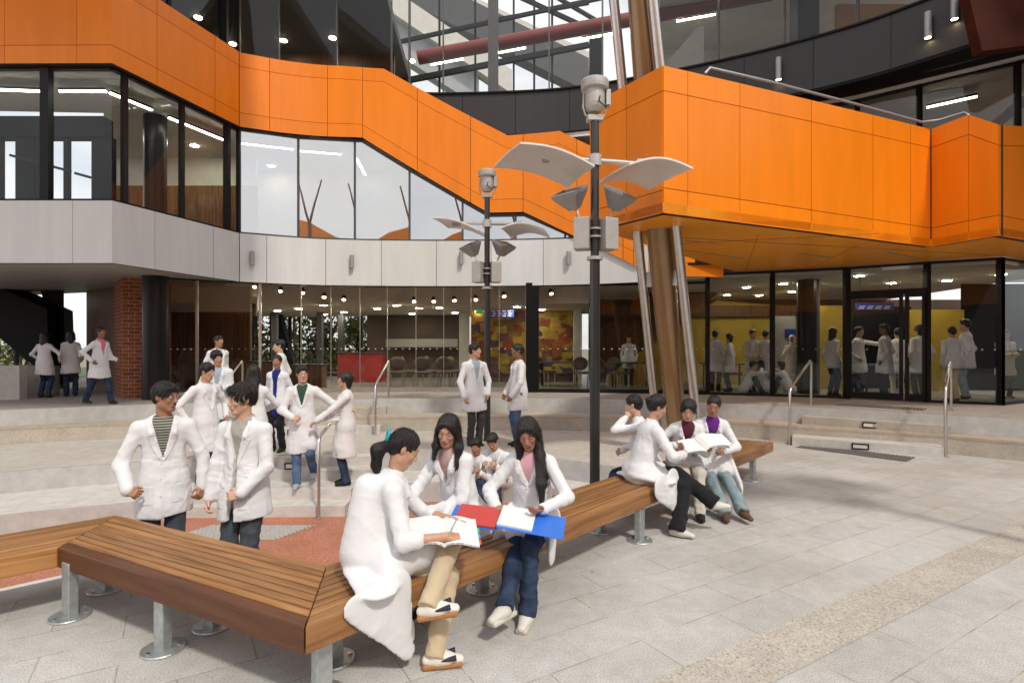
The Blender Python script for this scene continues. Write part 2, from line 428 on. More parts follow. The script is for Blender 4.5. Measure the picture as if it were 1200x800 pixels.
MB().sheet([(-400,-400),(400,-400),(400,400),(-400,400)], -.75).build('ground', stone('ground_earth', (.22,.20,.15), .2, 20))['kind'] = 'structure'
plz = [(-45,-40),(45,-40),(45,-16)]+[(16,2.6)]+R30[::-1]+[(-16,1.0)]+R00[1:]+benchback[1:]+[(-14,-6),(-45,-34)]
# drop duplicates
def dedup(p):
    o = []
    for q in p:
        if not o or math.hypot(q[0]-o[-1][0], q[1]-o[-1][1]) > 1e-4: o.append(q)
    return o
plz = dedup(plz)
struct(MB().prism(plz, -.62, 0).build('plaza_paving', 'paver'))
struct(MB().prism(dedup(R00+benchback[1:]+inner[::-1]+RM3[::-1]), -.61, -.3).build('terrace_step', 'concrete_lt'))
struct(MB().sheet([(-18,-6),(4,-6),(4,10),(-18,10)], -.6).build('sunken_floor', 'terracotta'))
# the middle landing and the upper landing
def ring(front, back, z0, z1): return MB().prism(dedup(front+back[::-1]), z0, z1)
struct(ring(offset_path(R30, 0), offset_path(R60, .4), -.1, .3).build('terrace_step', 'aggregate'))
back60 = [(16,26),(-16,26)]
struct(MB().prism(dedup(R60+back60), 0, .6).build('landing', 'concrete_dk'))
# pale nosing faces: the riser of the upper landing is smooth grey stone
struct(MB().wall(offset_path(R60, -.012), .302, .603, .03).build('landing_edge', 'granite'))
struct(MB().wall(offset_path(R30, -.006), .262, .304, .30).build('terrace_cap', stone('tan_concrete', (.44,.37,.29), .12, 160)))
struct(MB().wall(offset_path(R00, -.012), -.31, .002, .03).build('terrace_riser', 'granite'))
struct(MB().wall(offset_path(RM3, -.010), -.605, -.298, .03).build('terrace_riser', 'granite'))
# light concrete ring between the lower riser and the middle riser
rr = dedup(offset_path(R00, .02)+[(2.75,7.55),(3.6,9.6),(4.4,10.8)]+[p for p in offset_path(R30, -.02)[::-1] if p[0] < 4.4]+[(-16,5.9)])
struct(MB().sheet(rr, .004).build('terrace_floor', stone('terrace_concrete', (.52,.49,.44), .1, 150, stain_amt=.35)))
# exposed aggregate band set in the paving
def uvp(u, v): return (u*.856-v*.517, u*.517+v*.856)
struct(MB().sheet([uvp(-30, 1.817), uvp(14, 1.817), uvp(14, 2.164), uvp(-30, 2.164)], .004).build('aggregate_path', 'aggregate_band'))
# grey tactile paving in the sunken floor
struct(MB().sheet([(-4.35,6.86),(-2.95,6.86),(-2.66,7.42),(-4.0,7.42)], -.596).build('tactile_paving', 'tactile'))
tq = MB()
for i in range(26):
    for j in range(10):
        x = -4.28+i*.055+j*.03; y = 6.90+j*.055
        tq.b2(x-.014, x+.014, y-.014, y+.014, -.597, -.590)
struct(tq.build('tactile_studs', 'tactile'))

def flight(name, p0, p1, zs, tread, first_d=0, matn='concrete_lt', cheeks=.0):
    """steps climbing away from the line p0-p1 (left to right as seen); each step is a solid block"""
    p0, p1 = Vector(p0), Vector(p1); X = (p1-p0).normalized(); Y = Vector((-X.y, X.x))
    for i, (z0, z1) in enumerate(zs):
        a, b = p0+Y*(tread*i), p1+Y*(tread*i); dpt = tread*(len(zs)-i)+.25
        poly = [tuple(a), tuple(b), tuple(b+Y*dpt), tuple(a+Y*dpt)]
        struct(MB().prism(poly, z0, z1).build(name, matn[i] if isinstance(matn, (list, tuple)) else matn))
    return X, Y
flight('lower_step', (-5.0,7.72), (-2.35,7.80), [(-.6,-.45),(-.45,-.302)], .33)
flight('lower_step', (-4.9,8.58), (-2.25,8.72), [(-.3,-.15),(-.15,-.004)], .33)
flight('upper_step', (-6.1,10.78), (-2.7,11.36), [(0,.15)], .33)
flight('upper_step', (-6.2,11.55), (-2.75,12.12), [(.3,.45)], .33, matn='aggregate')
flight('entrance_step', (5.06,10.02), (6.98,8.96), [(0,.15)], .3)
flight('entrance_step', (5.55,10.62), (7.36,9.30), [(.3,.45)], .33, matn='aggregate')

def step_light(c, X, label, g='recessed lights in the step risers'):
    c = Vector(c); X = Vector(X).normalized(); Y = Vector((-X.y, X.x, 0)); Z = Vector((0,0,1))
    t = empty('step_light', c, 0, label, 'step light', g)
    m = MB()
    for s in (-1, 1):
        m.box(c*0+Z*s*.042, (.125, .008, .010), (X, Y, Z)); m.box(X*s*.117, (.010, .0075, .034), (X, Y, Z))
    m.build('frame', 'frame', t); MB().box(Y*.003, (.108, .004, .033), (X, Y, Z)).build('lens', 'step_light', t)
XR = Vector((6.98-5.06, 8.96-10.02, 0))
def onseg(p0, p1, px):
    h = hit([p0, p1], px); return h
q = onseg((5.06,10.02), (6.98,8.96), 1008); step_light((q[0], q[1]-.004, .075), XR, 'small framed light in the lowest step between the right-hand handrails')
q = onseg((5.55,10.62), (7.36,9.30), 1020); step_light((q[0], q[1]-.004, .375), XR, 'small framed light in the upper step between the right-hand handrails')
step_light((-3.88, 7.76, -.53), (1,.03,0), 'small framed light low in the bottom step beside the young man in the hoodie')
step_light((-3.42, 8.65, -.075+.0), (1,.05,0), 'small framed light in the step beside the walking man')
step_light((-4.35, 11.07, .08), (1,.17,0), 'small framed light in the upper steps behind the walking man')

def grating(corners, n, label):
    a, b, c, d = [Vector((x, y, 0)) for x, y in corners[0]]; z = corners[1]
    t = empty('drain_grate', ((a+c)/2)+Vector((0,0,z)), 0, label, 'drain grate')
    o = (a+c)/2; m = MB()
    for i in range(n):
        f = (i+.5)/n; p = a.lerp(b, f)-o; q_ = d.lerp(c, f)-o
        m.bar((p.x, p.y, .008), (q_.x, q_.y, .008), (b-a).length/n*.45, .008)
    m.build('bars', 'grate', t)
    MB().sheet([((p-o).x, (p-o).y) for p in (a, b, c, d)], .004).build('channel', 'joint', t)
g0, g1, g2, g3 = on(932,524), on(1062,541), on(1073,536), on(945,520.5)
grating(([tuple(v.xy) for v in (g0, g1, g2, g3)], 0), 30, 'long slotted drain set in the paving before the right-hand steps')
g0, g1, g2, g3 = on(978,474.6,.6), on(1083,481,.6), on(1086,478.5,.6), on(985,472.4,.6)
grating(([tuple(v.xy) for v in (g0, g1, g2, g3)], .602), 26, 'long slotted drain on the landing in front of the glass doors')

# ---------------------------------------------------------------- handrails
def handrail(base, bend_z, top, base2, label, double=None):
    a = Vector(base); t = empty('handrail', a, 0, label, 'handrail', 'steel handrails on the steps')
    def rel(p): return Vector(p)-a
    B = Vector((a.x, a.y, bend_z)); T = Vector(top)
    pts = [a, a.lerp(B, .5), B-Vector((0,0,.05))]
    d = (T-B).normalized()
    pts += [B+d*.05, B.lerp(T, .5), T-d*.06]
    if base2 is not None:
        b2 = Vector(base2); pts += [T-Vector((0,0,.06)) if True else T]; pts += [Vector((b2.x, b2.y, (b2.z+T.z)/2)), b2]
    MB().tube([rel(p) for p in pts], .024, 12).build('rail', 'silver', t)
    for p in ([a]+([Vector(base2)] if base2 is not None else [])):
        MB().lathe(rel(p), [(.0,0),(.045,0),(.045,.008),(.0,.008)], 16).build('base_plate', 'silver', t)
handrail((5.11,10.2,0), 1.0, (6.04,11.2,1.52), (6.04,11.2,.6), 'leftmost steel handrail of the right-hand steps before the glazed doors')
handrail((7.02,8.98,0), 1.13, (8.1,10.25,1.52), (8.12,10.26,.6), 'rightmost steel handrail of the right-hand steps before the glazed doors')
handrail((-2.76,11.2,.0), 1.0, (-2.84,12.8,1.46), (-2.85,12.8,.6), 'steel handrail on the upper steps, right of the men on the stairs')
handrail((-5.7,10.95,.0), 1.02, (-6.2,12.75,1.46), (-6.2,12.76,.6), 'steel handrail on the upper steps, behind the students on the stairs')
handrail((-2.69,7.72,-.6), .52, (-2.86,8.75,.58), (-2.86,8.78,0) if False else None, 'steel handrail on the lower steps that the student in the long coat leans on')

# ---------------------------------------------------------------- slatted benches
def bench_wood(name, rot):
    return wood(name, [(.15,.064,.021),(.30,.143,.050),(.44,.235,.092)], (.55,9,9), 2.6, .5, True, rot, .12)
def bench(F0, F1, B0, B1, label, legs, nsl=8, front=None):
    """F0-F1 front edge, B0-B1 rear edge (left to right), all at seat height .45"""
    F0, F1, B0, B1 = [Vector((*p, 0)) for p in (F0, F1, B0, B1)]
    o = (F0+F1+B0+B1)/4; X = (F1-F0).normalized(); rot = math.atan2(X.y, X.x)
    t = empty('slatted_bench', o, 0, label, 'bench', 'zigzag timber benches around the sunken stage')
    wm = bench_wood('bench_timber', rot); zt = .45
    def at(u, v, z): # u along 0..1, v across 0 front..1 rear
        p = F0.lerp(F1, u).lerp(B0.lerp(B1, u), v)-o; return Vector((p.x, p.y, z))
    def slat(v0, v1, z0, z1, name, bev=.004):
        e0 = .004/(F1-F0).length; bm = bmesh.new()
        c = [at(e0, v0, z0), at(1-e0, v0, z0), at(1-e0, v1, z0), at(e0, v1, z0), at(e0, v0, z1), at(1-e0, v0, z1), at(1-e0, v1, z1), at(e0, v1, z1)]
        vs = [bm.verts.new(p) for p in c]
        for f in [(3,2,1,0),(4,5,6,7),(0,1,5,4),(1,2,6,5),(2,3,7,6),(3,0,4,7)]: bm.faces.new([vs[i] for i in f])
        bmesh.ops.bevel(bm, geom=list(bm.edges), offset=bev, segments=2, profile=.5, affect='EDGES')
        me = bpy.data.meshes.new(name); bm.to_mesh(me); bm.free(); me.materials.append(wm)
        ob = bpy.data.objects.new(name, me); COL.objects.link(ob); ob.parent = t; return ob
    w = 1.0/(nsl+1.9); gap = .17*w
    fb = slat(0, 1.35*w, zt-.135, zt, 'front_board', .006)
    if front: fb.data.materials[0] = wood('dark_front_timber', front, (.55,9,9), 2.6, .5, True, rot, .12)
    for i in range(nsl-1):
        v = 1.35*w+gap+i*((1-2.5*w)/(nsl-1)); slat(v, v+(1-2.5*w)/(nsl-1)-gap, zt-.045, zt-.001-.001*(i % 2), 'slat')
    slat(1-1.1*w, 1, zt-.135, zt, 'rear_board', .006)
    m = MB(); n = max(2, int((F1-F0).length/.9)+1)
    for i in range(n):
        u = .03+.94*i/(n-1); m.bar(at(u, .12, zt-.088), at(u, .9, zt-.088), .06, .07)
    for v in (.22, .8): m.bar(at(.01, v, zt-.10), at(.99, v, zt-.10), .05, .05)
    m.build('support_frame', 'frame_grey', t)
    for (lx, ly) in legs:
        p = Vector((lx, ly, 0))-o
        lg = MB().box((p.x, p.y, .185), (.045, .03, .180), ((X.x*.6+.4, X.y*.6, 0) if False else X, Vector((-X.y, X.x, 0)), Vector((0,0,1))), 0, .005).build('leg', 'galv', t)
        bp = MB().lathe((p.x, p.y, .001), [(.0,0),(.118,0),(.12,.006),(.116,.013),(.0,.014)], 28).build('base_plate', 'galv', lg)
        for a in (0.4, 2.5, 4.3): MB().lathe((p.x+.088*math.cos(a), p.y+.088*math.sin(a), .014), [(.0,0),(.012,0),(.012,.01),(0,.011)], 6).build('bolt', 'silver', lg)
    return t
A = on(68,641,.45).xy; Bp = on(357,735,.45).xy; Cp = on(137,603,.45).xy; Dp = on(383,662,.45).xy
Sx = on(906.5,517.4,.45).xy; Ex = on(860,514,.45).xy
Lx = A+Vector((-.735,-.678))*3.2; Ly = Cp+Vector((-.735,-.678))*3.2
bench(tuple(Lx), tuple(A), tuple(Ly), tuple(Cp), 'left timber bench segment running out of the picture at the left edge', [(-3.75,3.15),(-5.0,2.0),(-4.15,3.6),(-5.4,2.35)], 8)
bench(tuple(A), tuple(Bp), tuple(Cp), tuple(Dp), 'empty middle timber bench segment with a dark front board', [(-2.94,3.69),(-2.07,3.29),(-3.0,4.10),(-1.92,3.56)], 8, [(.085,.030,.012),(.15,.055,.022),(.20,.082,.032)])
bench(tuple(Bp), tuple(Sx), tuple(Dp), tuple(Ex), 'long timber bench segment on which both groups of women sit', [(-.98,2.86),(.07,3.88),(1.18,5.13),(3.22,7.42),(2.2,6.28),(-1.02,3.18),(-.22,4.1),(.86,5.38),(2.9,7.62),(1.9,6.5)], 8)

# ---------------------------------------------------------------- lamp posts
def lamp_post(base, label, yaw=0, arm=1.0, wl=1.0, shear=.28):
    t = empty('lamp_post', base, yaw, label, 'lamp post', 'plaza lamp posts with white reflector wings'); zb = base[2]
    def Z(z): return z-zb
    MB().lathe((0,0,0), [(0,0),(.064,0),(.064,Z(2.9)),(.053,Z(2.92)),(.053,Z(4.62)),(0,Z(4.63))], 24).build('pole', 'pole', t)
    MB().lathe((0,0,0), [(0,0),(.16,0),(.16,.015),(0,.016)], 20).build('base_plate', 'pole', t)
    # uplight drum on top, in its stirrup
    pl = MB(); pl.box((0,0,Z(4.66)), (.10,.06,.035), None, 0, .008); pl.build('head_bracket', 'lamp_grey', t)
    hd = MB().lathe((0,0,Z(4.74)), [(0,0),(.075,.0),(.115,.05),(.125,.10),(.125,.27),(.17,.285),(.175,.33),(.175,.38),(.16,.40),(0,.405)], 26).build('uplight', 'lamp_grey', t)
    st = MB()
    st.tube([(-.14,0,Z(4.98)),(-.15,0,Z(4.80)),(-.12,0,Z(4.70)),(0,0,Z(4.68)),(.12,0,Z(4.70)),(.15,0,Z(4.80)),(.14,0,Z(4.98))], .013, 8)
    st.box((.165,0,Z(4.92)), (.03,.05,.10), None, 0, .006)
    st.build('stirrup', 'lamp_grey', hd)
    MB().tube([(.04,-.12,Z(4.9)),(.02,-.15,Z(4.82)),(.10,-.13,Z(4.76)),(.16,-.06,Z(4.82))], .008, 6).build('cable', 'frame', hd)
    # cross arm and two curved reflectors
    za = Z(4.13)
    am = MB(); am.tube([(-.62*arm,0,za+.03),(-.3,0,za+.015),(.3,0,za-.01),(.72*arm,0,za-.03)], [.022,.032,.032,.022], 10); am.lathe((0,0,za-.07), [(0,0),(.085,0),(.085,.14),(0,.141)], 16)
    for s in (-1, 1): am.box((s*.60*arm, 0, za-.0), (.07,.04,.03), None, 0, .006)
    am.build('cross_arm', 'lamp_grey', t)
    for s in (-1, 1):
        n, mw = 16, 5; top, bot = [], []
        if s < 0: xo, xi, fo_, fi, zo, zi, arch = -.98, -.10, -.98-shear, -.10-shear*.6, 4.18, 3.93, .07
        else: xo, xi, fo_, fi, zo, zi, arch = 1.09, .315, 1.09-shear*.85, .315-shear*.75, 3.93, 3.96, .10
        for i in range(n+1):
            f = i/n
            for j in range(mw+1):
                g = j/mw; xn = xi+(xo-xi)*f; xf = fi+(fo_-fi)*f
                x = (xn+(xf-xn)*g)*wl; y = -.45+.90*g
                zz = Z(zi+(zo-zi)*f+arch*math.sin(math.pi*f))+.02*math.sin(math.pi*g)
                top.append((x, y, zz)); bot.append((x, y, zz-.022))
        fs = []; W_ = mw+1; NN = len(top)
        for i in range(n):
            for j in range(mw):
                a, b, c, d = i*W_+j, (i+1)*W_+j, (i+1)*W_+j+1, i*W_+j+1
                fs.append((a, b, c, d) if s > 0 else (d, c, b, a)); fs.append(tuple(k+NN for k in ((d, c, b, a) if s > 0 else (a, b, c, d))))
        def side(seq):
            for a, b in zip(seq, seq[1:]): fs.append((a, b, b+NN, a+NN))
        side([j for j in range(W_)]); side([n*W_+j for j in range(W_)]); side([i*W_ for i in range(n+1)]); side([i*W_+mw for i in range(n+1)])
        MB().add(top+bot, fs, 0).build('reflector_wing', 'lamp_wing', t)
    # ballast boxes
    for s in (-1, 1):
        bx = MB().box((s*.165, -.02, Z(3.20)), (.095,.10,.20), ((math.cos(.35*s), math.sin(.35*s), 0), (-math.sin(.35*s), math.cos(.35*s), 0), (0,0,1)), 0, .012).build('ballast_box', 'lamp_grey', t)
        # floodlight
        ctr = Vector((s*.30, 0, Z(3.66)))
        ax_d = Vector((s*.35, -.30, .88)).normalized()          # throws its light up to the wing
        X = Vector((0,0,1)).cross(ax_d).normalized(); Y = ax_d.cross(X).normalized()
        fl = MB(); q = .165
        rim = [ctr+X*q*a*1.15+Y*q*b*.85+ax_d*.05 for a, b in ((-1,-1),(1,-1),(1,1),(-1,1))]
        rim2 = [p+ax_d*.035 for p in rim]
        bk = [ctr+X*q*a*.38+Y*q*b*.3-ax_d*.15 for a, b in ((-1,-1),(1,-1),(1,1),(-1,1))]
        fl.add(rim+rim2+bk, [(0,1,5,4),(1,2,6,5),(2,3,7,6),(3,0,4,7),(1,0,8,9),(2,1,9,10),(3,2,10,11),(0,3,11,8),(8,11,10,9)])
        for a in (-.5, 0, .5): fl.bar(ctr+X*q*a*1.1+Y*q*.8+ax_d*.03, ctr+X*q*a*.4+Y*q*.3-ax_d*.14, .012, .02)
        for a, b in ((rim2[0], rim2[1]), (rim2[1], rim2[2]), (rim2[2], rim2[3]), (rim2[3], rim2[0])): fl.bar(a, b, .02, .02)
        fo = fl.build('floodlight', 'grey_fit', t)
        MB().add([p-ax_d*.008 for p in rim2], [(0,1,2,3)]).build('lens', 'lamp_glass', fo)
        MB().tube([Vector((s*.2, 0, Z(3.40))), Vector((s*.22, .0, Z(3.48))), ctr-ax_d*.14], .016, 8).build('floodlight_bracket', 'lamp_grey', t)
    cl = MB()
    for z in (3.16, 3.26): cl.lathe((0,0,Z(z)), [(.07,0),(.088,0),(.088,.02),(.07,.021)], 16)
    cl.lathe((0,0,Z(2.88)), [(.07,0),(.10,0),(.10,.04),(.07,.041)], 16)
    cl.build('clamp', 'lamp_grey', t)
    return t
lamp_post((1.045,7.0,-.3), 'nearer, taller-looking black lamp post with white wings behind the bench', R(4))
lamp_post((-.475,10.6,0), 'farther black lamp post with white wings behind the two standing men', R(-6), shear=-.12)
lamp_post((5.30,4.10,0), 'lamp post beyond the right edge of the picture whose thin shadow crosses the paving', R(20))
# ================================================================ the building
BLD = empty('campus_building', (0, 14, .6), 0, 'curved glazed campus building with sloping orange parapet and white band around the plaza', 'building')
BI = Matrix.Translation((0, -14, -.6))
def part(mb, name, mats, parent=None):
    o = mb.build(name, mats)
    o.parent = parent or BLD
    if parent is None: o.matrix_parent_inverse = BI
    return o
ARC0 = [(-6.6,13.4),(-5.6,13.92),(-4.39,14.25),(-1.94,14.42),(.55,14.26),(2.0,13.95),(3.06,13.54),(4.16,13.06),(5.66,12.27),(7.0,11.35),(7.85,10.5),(9.2,8.9),(11,6.6)]
ARC = smooth_path(ARC0, 6)
LEFT = [(-15,10.4),(-7.5,10.4),(-6.6,13.4)]
MAIN = LEFT[:-1]+ARC
def sub(path, a, b):
    """piece of a path between two picture columns, keeping its corners"""
    pa, pb = hit(path, a), hit(path, b); out = [pa]
    for p in path:
        if p[1] < .5: continue
        c = CX+FP*p[0]/p[1]
        if a+.15 < c < b-.15: out.append(tuple(p))
    out.append(pb); return out
def off(path, d): return offset_path(path, d)
def lerp_tab(tab, px):
    for (a, va), (b, vb) in zip(tab, tab[1:]):
        if a <= px <= b: return va+(vb-va)*(px-a)/(b-a)
    return tab[0][1] if px < tab[0][0] else tab[-1][1]
def col_of(p): return CX+FP*p[0]/p[1]
def fascia(name, path, cols, zb, zt, material, strips=(0, 0), th=.08, gap=.010, joint='joint', parent=None):
    """panelled band: every panel is its own plate with an open joint before a dark backing"""
    m, back = MB(), MB()
    zbf = (lambda c: lerp_tab(zb, c)) if isinstance(zb, list) else (lambda c: zb)
    ztf = (lambda c: lerp_tab(zt, c)) if isinstance(zt, list) else (lambda c: zt)
    knots = sorted(set([k[0] for t in (zb, zt) if isinstance(t, list) for k in t]))
    for a, b in zip(cols, cols[1:]):
        w = max(1e-3, (b-a)); dpx = gap*FP/12
        cuts = [a+dpx/2]+[k for k in knots if a+1 < k < b-1]+[b-dpx/2]
        pts = []; cc = []
        for c0, c1 in zip(cuts, cuts[1:]):
            s = sub(path, c0, c1)
            s = s if not pts else s[1:]
            pts += s
        cc = [col_of(p) for p in pts]
        cc[0], cc[-1] = cuts[0], cuts[-1]
        B = [zbf(c) for c in cc]; T = [ztf(c) for c in cc]
        lv = [B]
        if strips[0]: lv += [[x+strips[0] for x in B], [x+strips[0]+gap for x in B]]
        if strips[1]: lv += [[x-strips[1]-gap for x in T], [x-strips[1] for x in T]]
        lv.append(T)
        for i in range(0, len(lv), 2): m.wall(pts, lv[i], lv[i+1], .012)
        back.wall(off(pts, .02), [x+.004 for x in B], [x-.004 for x in T], th)
    o = part(m, name, material, parent); b = part(back, 'joint_backing', joint, o); return o
# white first-floor band
fascia('white_band', off(MAIN, 0), [-40,85,181.5,250,280.4], 3.35, 4.52, 'white_panel', th=.12)
fascia('white_band', off(MAIN, 0), [280.8,312.6,381.6,447,511.5,575.5,636.6,700,760], 3.35, 4.52, 'white_panel', th=.12)
# orange parapet that steps down across the front
PAR = off(MAIN, -.07)
ZB = [(-60,7.05),(280,7.07),(424,7.15),(572,5.23),(614,5.23),(676,4.53),(743,3.76),(762,3.5),(850,3.45)]
ZT = [(-60,8.78),(280,8.85),(400,8.95),(450,8.93),(595,7.2),(656,7.25),(740,6.2),(850,4.6)]
fascia('orange_parapet', PAR, [-60,5,90,184,252,280.3], ZB, ZT, 'orange', (.33,.33), .16)
fascia('orange_parapet', PAR, [280.7,316,384,425,489,551.5,613,676,730], ZB, ZT, 'orange', (.33,.33), .16)
RB2 = sub(PAR, 730, 745)+[(4.3,13.42),(5.45,13.35)]
fascia('orange_parapet', RB2, [730.1,742.5,790,848], ZB, ZT, 'orange', (.33,0), .12)
# orange stair box with its sharp corner
CL, C0, C1, C2, C3, C4 = (1.36,8.45), (2.03,7.45), (7.55,10.0), (7.9,9.0), (8.64,9.36), (12.6,11.2)
BOX = [CL, C0, C1, C2, C3, C4]
ZB2 = 3.585
fascia('orange_stair_box', [CL, C0], [691,734,776.6], ZB2, 5.56, 'orange', (.30,.33), .1)
fascia('orange_stair_box', [C0, C1], [777.6,806,867,951,1023,1067,1090.5], ZB2, [(777,5.56),(1091,5.70)], 'orange', (.33,.33), .1)
cs2 = col_of(C2)
fascia('orange_stair_box', [C1, C2], [1091.6,1135,cs2-.4], ZB2, [(1091,5.70),(1135,5.72),(1171,5.38)], 'orange', (.33,.33), .1)
fascia('orange_stair_box', [C2, C3, C4], [cs2+.4,1215,1260], ZB2, [(1171,5.38),(1200,5.5),(1260,5.5)], 'orange', (.33,.33), .1)
# glazing line of the ground floor
GL = smooth_path([(-7.9,12.75),(-6.6,13.62),(-4.4,14.35),(-1.94,14.52),(.55,14.38),(3.06,14.05),(4.6,13.75),(7.2,12.85),(8.49,12.0),(9.9,11.2)], 6)+[(12.6,12.6)]
sof = dedup([C0, C1, C2, C3, C4, (12.6,12.7)]+[p for p in off(GL, -.02)[::-1] if 5.2 < p[0] < 12.5]+[(1.55,8.9), CL])
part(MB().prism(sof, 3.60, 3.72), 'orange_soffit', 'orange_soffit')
sl = MB()
for (a, b) in (((803,282),(845,286)), ((800,293),(872,303)), ((935,297),(975,302)), ((1040,296),(1080,303)), ((893,262),(893,262))):
    if a == b: continue
    p, q_ = on(a[0], a[1], 3.594), on(b[0], b[1], 3.594); sl.bar(p, q_, .035, .008)
part(sl, 'soffit_slot', 'grey_fit')
sj = MB()
for a, b in (((2.6,9.2),(9.5,11.0)), ((4.0,9.0),(5.6,13.3)), ((6.2,9.9),(6.9,12.8)), ((2.2,10.0),(5.9,8.9))):
    sj.bar((*a, 3.598), (*b, 3.598), .005, .004)
part(sj, 'soffit_joint', 'joint')
# charcoal band of the second floor
fascia('charcoal_band', off(MAIN, .02), [478,502,542,604,667.5,735,800,872,953,1044,1150,1230], 7.26, 8.33, 'charcoal', th=.12)
part(MB().wall(off(sub(MAIN, 478, 1230), -.03), 8.33, 8.37, .2), 'band_coping', 'frame')
# black underside between charcoal band and the set-back windows
P2R = [(3.3,13.75),(5.0,13.3),(7.4,12.0),(9.4,10.4),(12.2,7.9)]
us = dedup([p for p in off(MAIN, .03) if p[0] > 3.2]+P2R[::-1])
part(MB().prism(us, 7.2, 7.255), 'black_soffit', 'black')
# rust-brown slab in the top right corner
def xz(px, py, y): return (xat(px, y), y, zat(py, y))
y_ = 9.45; q0 = [xz(1127,-40,y_), xz(1151,60,y_), xz(1260,46,y_), xz(1260,-40,y_)]
q1 = [(a, b+.2, c) for a, b, c in q0]
part(MB().add(q0+q1, [(0,1,2,3),(7,6,5,4),(1,0,4,5),(2,1,5,6),(3,2,6,7),(0,3,7,4)]), 'rust_panel', simple('shaded_rust_cladding', (.05,.012,.006), .7, var=.2, vs=3, spec=.1))  # rust colour darkened to carry the shade of this corner
part(MB().prism([(-17,2.4),(-3.0,2.4),(-2.3,7.2),(-4.5,10.4),(-6.9,13.6),(-17,13.6)], 12.2, 12.6), 'added_left_shade', 'white_wall')  # unseen slab added overhead to shade the left part of the facade

# ---- windows
def bays(path, cols, zb, zt, gmat, set_back=.10, fw=.05, fd=.10, frames=True, fmat='frame', rails=True, thick=(), skip=()):
    """one window (glass) per bay, each with its frame, and a mullion between"""
    P = off(path, set_back)
    zbf = (lambda c: lerp_tab(zb, c)) if isinstance(zb, list) else (lambda c: zb)
    ztf = (lambda c: lerp_tab(zt, c)) if isinstance(zt, list) else (lambda c: zt)
    knots = [k[0] for t in (zb, zt) if isinstance(t, list) for k in t]
    for a, b in zip(cols, cols[1:]):
        if (a, b) in skip: continue
        cuts = [a]+[k for k in knots if a+1 < k < b-1]+[b]
        corner = [p for p in sub(P, a, b)[1:-1] if any(abs(p[0]-q_[0])+abs(p[1]-q_[1]) < .3 for q_ in LEFT[1:])] if path is MAIN else []
        chord = [hit(P, a)]+corner+[hit(P, b)]          # flat panes, kinked only where the wall turns a corner
        if corner: cuts = sorted(cuts+[col_of(p) for p in corner])
        pts = [chord[0]]+[hit(chord, c) for c in cuts[1:-1]]+[chord[-1]]
        cc = [col_of(p) for p in pts]; cc[0], cc[-1] = a, b
        B = [zbf(c) for c in cc]; T = [ztf(c) for c in cc]
        w = part(MB().wall(pts, [x+.02 for x in B], [max(x+.03, y-.02) for x, y in zip(B, T)], 0), 'window', gmat)
        if rails:
            for Zs, d, nm in ((B, .025, 'bottom_rail'), (T, -.025, 'top_rail')):
                m = MB()
                for (p, z0), (q_, z1) in zip(zip(pts, Zs), zip(pts[1:], Zs[1:])): m.bar((p[0], p[1], z0+d), (q_[0], q_[1], z1+d), fd*.8, .05)
                part(m, nm, fmat, w)
    if frames:
        for c in cols:
            p = hit(P, c)
            if p is None: continue
            zz0, zz1 = zbf(c), ztf(c)
            if zz1-zz0 < .15: continue
            wd = dict(thick).get(c, fw); i = 0
            part(MB().b2(p[0]-wd/2, p[0]+wd/2, p[1]-fd/2-.01, p[1]+fd/2, zz0, zz1), 'mullion', fmat)
# first floor: between white band and parapet
bays(MAIN, [-45,55,146,213,266,279.8], 4.52, 7.06, 'glass', .10, .07, .12, thick={55:.16, 266:.12}.items())
bays(MAIN, [281.2,350,416,480,542,604,662,674], 4.52, [(281,7.07),(424,7.13),(572,5.2),(614,5.2),(676,4.56)], 'glass_mirror', .10, .045, .06, fmat='frame_grey')
# second floor and up
bays(MAIN, [-45,60,150,198,262,280], 8.76, 11.6, 'glass_dark', .12, .05, .1, thick={262:.2}.items())
bays(MAIN, [281,327,395,459,480,519.5,578,643.5,706,772,842,919,1005,1100,1200], [(281,8.85),(400,8.93),(459,8.85),(500,8.34),(1200,8.34)], 11.6, 'glass', .12, .035, .06, fmat='frame_grey', thick={578:.27}.items())
# ground floor: left and centre
bays(GL, [194,231,305,353,388,422,454,487.5,520,552,585,616], .6, [(190,3.42),(830,3.42)], 'glass', .0, .012, .03, fmat='silver', rails=False, thick={231:.06, 305:.06, 194:.06}.items())
bays(GL, [631,692,760,829], .6, 3.42, 'glass', .0, .02, .04, rails=False, thick={829:.07}.items())
m = MB(); m2 = MB(); m3 = MB()
for (a, b) in zip(sub(GL, 194, 616), sub(GL, 194, 616)[1:]): m.bar((*a, .66), (*b, .66), .06, .12)
for (a, b) in zip(sub(GL, 194, 830), sub(GL, 194, 830)[1:]): m2.bar((*a, 3.36), (*b, 3.36), .10, .05)
for (a, b) in zip(sub(GL, 631, 830), sub(GL, 631, 830)[1:]): m3.bar((*a, .645), (*b, .645), .12, .09)
part(m, 'sill_channel', 'silver'); part(m2, 'glazing_frame', 'frame'); part(m3, 'bottom_frame', 'frame')
